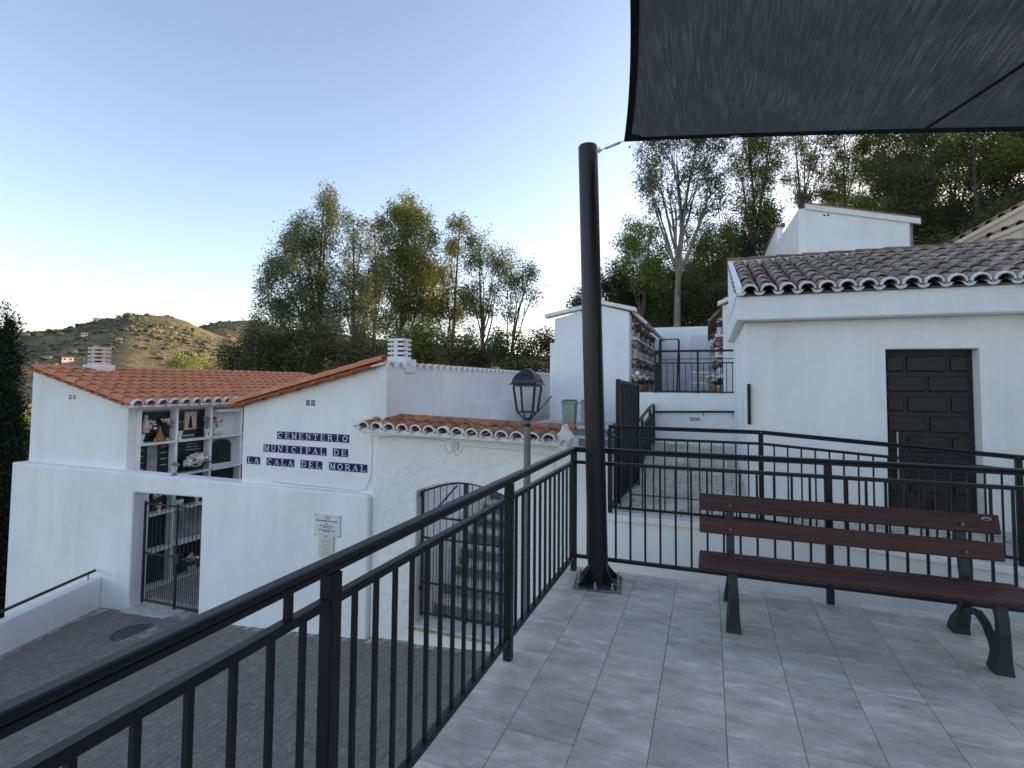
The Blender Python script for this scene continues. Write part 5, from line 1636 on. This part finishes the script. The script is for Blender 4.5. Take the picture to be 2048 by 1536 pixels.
    ('hill_tree', 'yellow-green broad tree above the upper white house', 'olive_leaf', 'trunk_bark', (11.25, 40.10, 8.32), [(11.23,39.28,17.69,1.63,0.98), (13.33,40.91,17.83,1.30,0.91), (11.38,39.88,16.53,1.57,0.98), (12.98,40.78,16.17,1.30,0.98), (10.29,38.97,15.18,1.30,1.11), (11.71,38.91,14.17,1.50,1.17), (13.23,40.87,14.20,1.17,1.11), (10.74,38.80,13.30,1.44,1.11)], 1.00),
    ('hill_tree', 'green bush tree right above the upper white house roof', 'bright_leaf', 'trunk_bark', (8.04, 36.80, 7.89), [(7.75,36.22,12.17,1.04,0.68), (9.07,37.46,12.58,1.11,0.80), (9.81,36.43,11.57,1.11,0.74), (7.06,36.73,12.10,0.74,0.55)], 1.10),
    ('hill_tree', 'tree with reddish trunk in the wood right of the upper house', 'olive_leaf', 'trunk_bark', (14.41, 40.21, 8.14), [(14.86,40.06,17.59,1.14,0.89), (13.65,39.58,16.55,0.89,0.82), (14.91,40.29,16.34,1.08,0.89), (15.28,39.40,14.52,1.08,1.08), (13.55,38.71,14.33,0.89,1.08), (15.09,40.67,13.26,1.27,1.14), (13.93,39.96,12.53,1.08,0.95)], 0.75),
    ('hill_tree', 'dark tree in the wood near the right edge', 'dark_leaf', 'trunk_bark', (16.23, 39.83, 7.96), [(16.33,39.69,17.28,1.35,0.92), (17.90,40.55,17.32,1.11,0.92), (16.06,38.84,15.71,1.35,0.92), (17.13,39.17,15.54,1.04,1.04), (16.32,40.48,14.63,1.23,1.11), (16.64,38.70,13.47,1.35,1.23), (16.29,39.65,12.48,1.35,1.04)], 1.00),
    ('hill_tree', 'low dense tree between the upper house and the cream house', 'dark_leaf', 'trunk_bark', (11.64, 34.96, 7.33), [(11.23,34.82,10.93,0.95,0.95), (12.47,35.80,10.82,0.95,0.83), (11.14,33.92,9.59,1.06,0.67), (12.94,35.57,10.28,0.83,0.61), (13.41,34.73,10.68,1.00,0.72)], 1.20),
]

# ------------------------------------------------------------------ trees
def leaves_mesh(name, mat, clumps, per_m3, size, droop, seed, tone_shift=0.0, wide=.28):
    """many leaf-sized quads, gathered in sprays inside each clump ellipsoid; one 'tone' per leaf"""
    rs_ = np.random.RandomState(seed)
    allv, tones = [], []
    for (cx, cy, cz, rx, rz) in clumps:
        nsp = max(8, int(per_m3 * (rx * rx * rz) ** .72 * 9))
        # spray centres, more towards the shell
        d_ = rs_.normal(size=(nsp, 3))
        d_ /= np.linalg.norm(d_, axis=1)[:, None]
        rad = rs_.uniform(.15, 1.08, nsp) ** .6
        sc_ = np.array([rx, rx * .95, rz])
        nsub = max(4, nsp // 14)
        ds = rs_.normal(size=(nsub, 3))
        ds /= np.linalg.norm(ds, axis=1)[:, None]
        subc = ds * (rs_.uniform(.25, 1.0, nsub) ** .5)[:, None]
        pick_ = rs_.randint(0, nsub, nsp)
        loc_ = subc[pick_] + rs_.normal(size=(nsp, 3)) * np.array([.17, .17, .20])
        loc_ = np.where((rs_.rand(nsp) < .22)[:, None], d_ * rad[:, None], loc_)
        cen = np.array([cx, cy, cz]) + loc_ * sc_
        nl = 20
        c = np.repeat(cen, nl, 0)
        spr = size * 1.7
        c = c + rs_.normal(size=c.shape) * np.array([spr * .6, spr * .6, spr * .75])
        n_ = len(c)
        ax = rs_.normal(size=(n_, 3))
        ax[:, 2] = ax[:, 2] * .5 - droop
        ax /= np.linalg.norm(ax, axis=1)[:, None]
        o_ = np.cross(ax, rs_.normal(size=(n_, 3)))
        o_ /= np.linalg.norm(o_, axis=1)[:, None]
        L = size * rs_.uniform(.6, 1.3, n_)[:, None]
        W = L * wide
        v = np.stack([c, c + ax * L * .5 + o_ * W * .5, c + ax * L, c + ax * L * .5 - o_ * W * .5], 1)
        allv.append(v.reshape(-1, 3))
        base = np.clip(rs_.normal(.45, .16, nsp), 0, 1)
        tones.append(np.clip(np.repeat(base, nl) + rs_.normal(0, .12, n_) + tone_shift, 0, 1))
    V = np.concatenate(allv)
    nq = len(V) // 4
    me = bpy.data.meshes.new(name)
    me.vertices.add(len(V))
    me.loops.add(nq * 4)
    me.polygons.add(nq)
    me.loops.foreach_set('vertex_index', np.arange(nq * 4, dtype=np.int32))
    me.polygons.foreach_set('loop_start', np.arange(0, nq * 4, 4, dtype=np.int32))
    me.polygons.foreach_set('loop_total', np.full(nq, 4, dtype=np.int32))
    me.materials.append(MAT[mat])
    at = me.attributes.new('tone', 'FLOAT', 'FACE')
    at.data.foreach_set('value', np.concatenate(tones).astype(np.float32))
    return me, V


def put_leaves(me, V, parent, name='crown'):
    base = np.array(world_loc(parent))
    me.vertices.foreach_set('co', (V - base).astype(np.float32).ravel())
    me.update()
    o = bpy.data.objects.new(name, me)
    o.parent = parent
    COL.objects.link(o)
    return o


def make_tree(name, label, mat, bark, base, clumps, den, seed, group, size=.24, droop=.75, trunk_r=None):
    rn = random.Random(seed)
    gz = ground_z(base[0], base[1])
    root = Vector((base[0], base[1], min(base[2], gz) - .2))
    t = thing(name, root, label, 'tree', group)
    top = max(c[2] for c in clumps)
    H_ = top - root.z
    tr_ = trunk_r or .012 * H_ + .03
    low = min(c[2] - c[4] * .4 for c in clumps)
    mid_ = sorted(clumps, key=lambda c: c[2])
    hi = mid_[-1]
    # main stem bends towards the highest clump
    pts, rad = [], []
    nn_ = 9
    for k in range(nn_ + 1):
        f = k / nn_
        p = root.lerp(Vector((hi[0], hi[1], hi[2])), f)
        sway = .035 * H_ * math.sin(f * 3.0 + seed)
        bx = root.x + (hi[0] - root.x) * f ** 1.7
        by = root.y + (hi[1] - root.y) * f ** 1.7
        p = Vector((bx + sway * f * (1 - f) * 2, by, p.z))
        pts.append(p)
        rad.append(tr_ * (1 - .88 * f))
    trunk = part('trunk', MB().tube(pts, rad, 9), bark, t, smooth=True, pivot=tuple(root))
    bmb = MB()
    for c in clumps:
        if c is hi:
            continue
        cz = c[2]
        f = max(.18, min(.9, ((cz - root.z) / H_) * .62 + rn.uniform(-.08, .02)))
        k = int(f * nn_)
        s0 = pts[k].lerp(pts[k + 1], f * nn_ - k)
        e = Vector((c[0], c[1], c[2] + c[4] * .3))
        m1_ = s0.lerp(e, .45) + Vector((rn.uniform(-.2, .2), rn.uniform(-.2, .2), .12 * (e - s0).length * rn.uniform(-.4, .6)))
        r0_ = tr_ * (1 - .88 * f) * .62
        bmb.tube([s0, s0.lerp(m1_, .5) + Vector((rn.uniform(-.08, .08), 0, -.05)), m1_, m1_.lerp(e, .55) + Vector((rn.uniform(-.15, .15), rn.uniform(-.15, .15), .05)), e], [r0_, r0_ * .85, r0_ * .65, r0_ * .4, r0_ * .15], 6, cap=False)
        for q in range(5):
            tip = Vector((c[0] + rn.uniform(-1, 1) * c[3] * .9, c[1] + rn.uniform(-1, 1) * c[3] * .8, c[2] + rn.uniform(-.6, 1) * c[4] * .9))
            s1 = m1_.lerp(e, rn.uniform(.1, .8))
            bmb.tube([s1, s1.lerp(tip, .5) + Vector((0, 0, .1 * c[4])), tip], [r0_ * .32, r0_ * .22, .008], 4, cap=False)
    part('limbs', bmb, bark, trunk, smooth=True)
    me, V = leaves_mesh('crown', mat, clumps, den * 14, size, droop, seed)
    put_leaves(me, V, t)
    return t


for k, (nm, lb_, mt, bk, base, cl_, den) in enumerate(TREES):
    gum = nm == 'gum_tree'
    shr = nm == 'shrub_tree'
    make_tree(nm, lb_, mt, bk, base, cl_, den * (1.2 if shr else 1.25 if nm == 'hill_tree' else 1.0 if gum else 1.25), 40 + k, 'wood on the slope at the right' if nm in ('hill_tree', 'gum_tree') else 'trees behind the niche blocks',
              size=.17 if shr else .175, droop=.35 if shr else .8, trunk_r=.20 if gum else None)

# thick undergrowth on the slope under the trees
rn = random.Random(91)
cl_ = []
for k in range(420):
    x = rn.uniform(-11, 26)
    y = rn.uniform(20.5, 46)
    if 1.5 < x < 6.5 and y < 31:
        continue
    if x > 6.5 and y < 22 + (x - 6.5) * .1:
        continue
    s_ = rn.uniform(.5, 1.25)
    cl_.append((x, y, ground_z(x, y) + s_ * .45, s_, s_ * rn.uniform(.6, .95)))
ug = thing('undergrowth', (8, 28, 3), 'dark green undergrowth covering the wooded slope', 'undergrowth')
me, V = leaves_mesh('leaves', 'dark_leaf', cl_, 3.8, .22, .2, 501)
o = put_leaves(me, V, ug, 'leaves')
o['kind'] = 'stuff'
ug['kind'] = 'stuff'
# trees further up the hill, crest wood as single trees
for k in range(9):
    x = [9, 13, 17, 21, 25, 12, 18, 24, 30, 5, 9, 3, 28, 34, 15][k]
    y = [30, 33, 30, 34, 31, 38, 40, 42, 38, 36, 44, 42, 46, 44, 48][k] + rn.uniform(-1, 1)
    gz = ground_z(x, y)
    h = rn.uniform(5.5, 8.5)
    cs = []
    for q in range(8):
        f = rn.uniform(.35, 1)
        cs.append((x + rn.uniform(-1, 1) * 1.6 * (1.2 - f * .5), y + rn.uniform(-1, 1) * 1.5, gz + h * f, rn.uniform(.8, 1.25), rn.uniform(.7, 1.1)))
    make_tree('crest_tree', 'leafy tree in the wood along the crest of the right-hand hill', rn.choice(['olive_leaf', 'dark_leaf', 'euca_leaf']), 'trunk_bark', (x, y, gz), cs, .75, 700 + k, 'crest wood on the right-hand hill', size=.2)

# cypress at the left edge
cy = thing('cypress_tree', (-14.15, 6.9, -3.6), 'tall dark cypress at the left edge beside the white wall', 'tree')
part('trunk', MB().tube([(-14.15, 6.9, -3.8), (-14.15, 6.9, 2.9)], [.12, .02], 8), 'trunk_bark', cy)
cl_ = []
rn = random.Random(12)
for k in range(26):
    f = k / 25
    z = -3.3 + f * 6.1
    r_ = .62 * (1 - f ** 2.3) * (.55 + .45 * min(1, f * 4 + .35)) + .05
    cl_.append((-14.15 + rn.uniform(-.06, .06), 6.9 + rn.uniform(-.06, .06), z, r_, .36))
me, V = leaves_mesh('crown', 'cypress_leaf', cl_, 130, .075, -.9, 601, wide=.35)
put_leaves(me, V, cy)

# sunlit trees and shrubs on the valley floor
def far_tree(label, r_, az, h, w, mat, seed, z=None, size=.8):
    rn_ = random.Random(seed)
    x, y = r_ * math.sin(R(az)), r_ * math.cos(R(az))
    gz = z if z is not None else max(hill_z(r_, az), ground_z(x, y))
    cs = [(x + rn_.uniform(-.6, .6) * w, y + rn_.uniform(-.6, .6) * w, gz + h * rn_.uniform(.35, .9), w * rn_.uniform(.35, .55), h * rn_.uniform(.14, .22)) for q in range(8)]
    t = thing('valley_tree', (x, y, gz - .5), label, 'tree', 'sunlit trees on the valley floor')
    part('trunk', MB().tube([(x, y, gz - .5), (x, y, gz + h * .7)], [.35, .08], 6), 'trunk_bark', t)
    me_, V_ = leaves_mesh('crown', mat, cs, .35, size, .2, seed, wide=.5)
    put_leaves(me_, V_, t)


far_tree('rounded yellow-green tree in sunlight above the orange roof, nearest the wood', 190, -51.9, 18.5, 3.6, 'bright_leaf', 801)
far_tree('wide low yellow-green tree in sunlight above the orange roof, left of the rounded one', 200, -55.3, 14, 5, 'bright_leaf', 802)
far_tree('sunlit bush just right of the cypress tip, upper one', 150, -63.7, 5, 7, 'bright_leaf', 803)
far_tree('sunlit bush right of the cypress, lower one', 95, -64.0, 4, 5, 'bright_leaf', 804)
far_tree('dull green tree behind the sunlit trees, toward the wood', 230, -49.5, 17, 6, 'olive_leaf', 805)
far_tree('dull green tree between the chimney and the sunlit trees', 240, -58.0, 12, 7, 'dark_leaf', 806)

# houses dotted over the far hills
rn = random.Random(17)
HS = [('long sunlit white house just below the main hill crest', 585, -57.9, 26, 5, 5), ('small white house on the main hill, left of its summit', 600, -56.9, 8, 6, 6), ('white cottage halfway down the hill above the chimney', 470, -59.2, 6, 5, 4),
      ('small white house on the middle of the dry slope', 450, -53.9, 6, 5, 4), ('pale house near the foot of the hill left of the chimney', 380, -60.2, 8, 5, 4), ('white house at the far right of the hills beside the wood', 600, -48.0, 10, 7, 6),
      ('long low sunlit building behind the orange roof ridge', 170, -53.0, 22, 6, 3.2), ('row of low sunlit buildings behind the left chimney', 200, -60.3, 26, 6, 3.5), ('pale low shed behind the orange roof, left of the long sunlit building', 165, -55.3, 10, 5, 3.6),
      ('small pale house low on the right of the hills', 420, -48.3, 8, 6, 5), ('low white farmhouse right of the cypress', 210, -63.2, 14, 6, 4)]
for k, (lb_, r_, az, L, W, h) in enumerate(HS):
    L, W, h = L * .62, W * .6, h * .55
    x, y = r_ * math.sin(R(az)), r_ * math.cos(R(az))
    gz = max(hill_z(r_, az), ground_z(x, y)) - .3
    t = thing('hill_house', (x, y, gz), lb_, 'house', 'houses on the far hills')
    a = R(90 - 0) + math.atan2(-x, y) * .0
    rx_, ry_ = Vector((math.cos(R(-az) * 1), math.sin(R(-az)), 0)), None
    rx_ = Vector((math.cos(R(az)), -math.sin(R(az)), 0))
    ry_ = Vector((math.sin(R(az)), math.cos(R(az)), 0))
    o_ = Vector((x, y, gz))
    def B8(x0, x1, y0, y1, z0, z1):
        return [o_ + rx_ * a + ry_ * b_ + Vector((0, 0, c_)) for c_ in (z0, z1) for a, b_ in ((x0, y0), (x1, y0), (x1, y1), (x0, y1))]
    FC8 = [(0, 3, 2, 1), (4, 5, 6, 7), (0, 1, 5, 4), (1, 2, 6, 5), (2, 3, 7, 6), (3, 0, 4, 7)]
    part('wall', MB().add(B8(-L / 2, L / 2, -W / 2, W / 2, -1.5, h), FC8), 'house_white', t)
    rp = [o_ + rx_ * a + ry_ * b_ + Vector((0, 0, c_)) for a in (-L / 2 - .3, L / 2 + .3) for b_, c_ in ((-W / 2 - .3, h + .01), (W / 2 + .3, h + .01), (0, h + W * .22))]
    part('roof', MB().add(rp, [(0, 1, 2), (5, 4, 3), (0, 3, 4, 1), (1, 4, 5, 2), (2, 5, 3, 0)]), 'house_roof', t)
    for q in range(max(2, int(L / 4))):
        xx_ = -L / 2 + (q + .5) * L / max(2, int(L / 4))
        part('window', MB().add(B8(xx_ - .5, xx_ + .5, -W / 2 - .03, -W / 2 + .01, h * .4, h * .75), FC8), 'vent_dark', t)

# lattice pylons on the skyline
for k, (lb_, r_, az, h) in enumerate((('thin lattice pylon on the saddle left of the main summit', 640, -60.0, 17), ('thin lattice pylon right of the main summit', 640, -54.9, 13), ('lattice pylon seen over the trees right of the middle group', 150, -19.0, 21))):
    x, y = r_ * math.sin(R(az)), r_ * math.cos(R(az))
    gz = hill_z(r_, az) - 1 if k < 2 else ground_z(x, y)
    t = thing('pylon', (x, y, gz), lb_, 'pylon', 'pylons')
    w_ = .07 if k < 2 else .06
    for sx in (-1, 1):
        part('leg', MB().tube([(x + sx * h * .07, y, gz), (x + sx * h * .015, y, gz + h)], w_, 4), 'pylon_steel', t)
    for q in range(8):
        f0, f1 = q / 8, (q + 1) / 8
        a0_, a1_ = h * (.07 - .055 * f0), h * (.07 - .055 * f1)
        part('brace', MB().tube([(x - a0_, y, gz + h * f0), (x + a1_, y, gz + h * f1)], w_ * .6, 4), 'pylon_steel', t)
    for f in (.72, .84, .95):
        part('cross_arm', MB().tube([(x - h * .11, y, gz + h * f), (x + h * .11, y, gz + h * f)], w_ * .8, 4), 'pylon_steel', t)
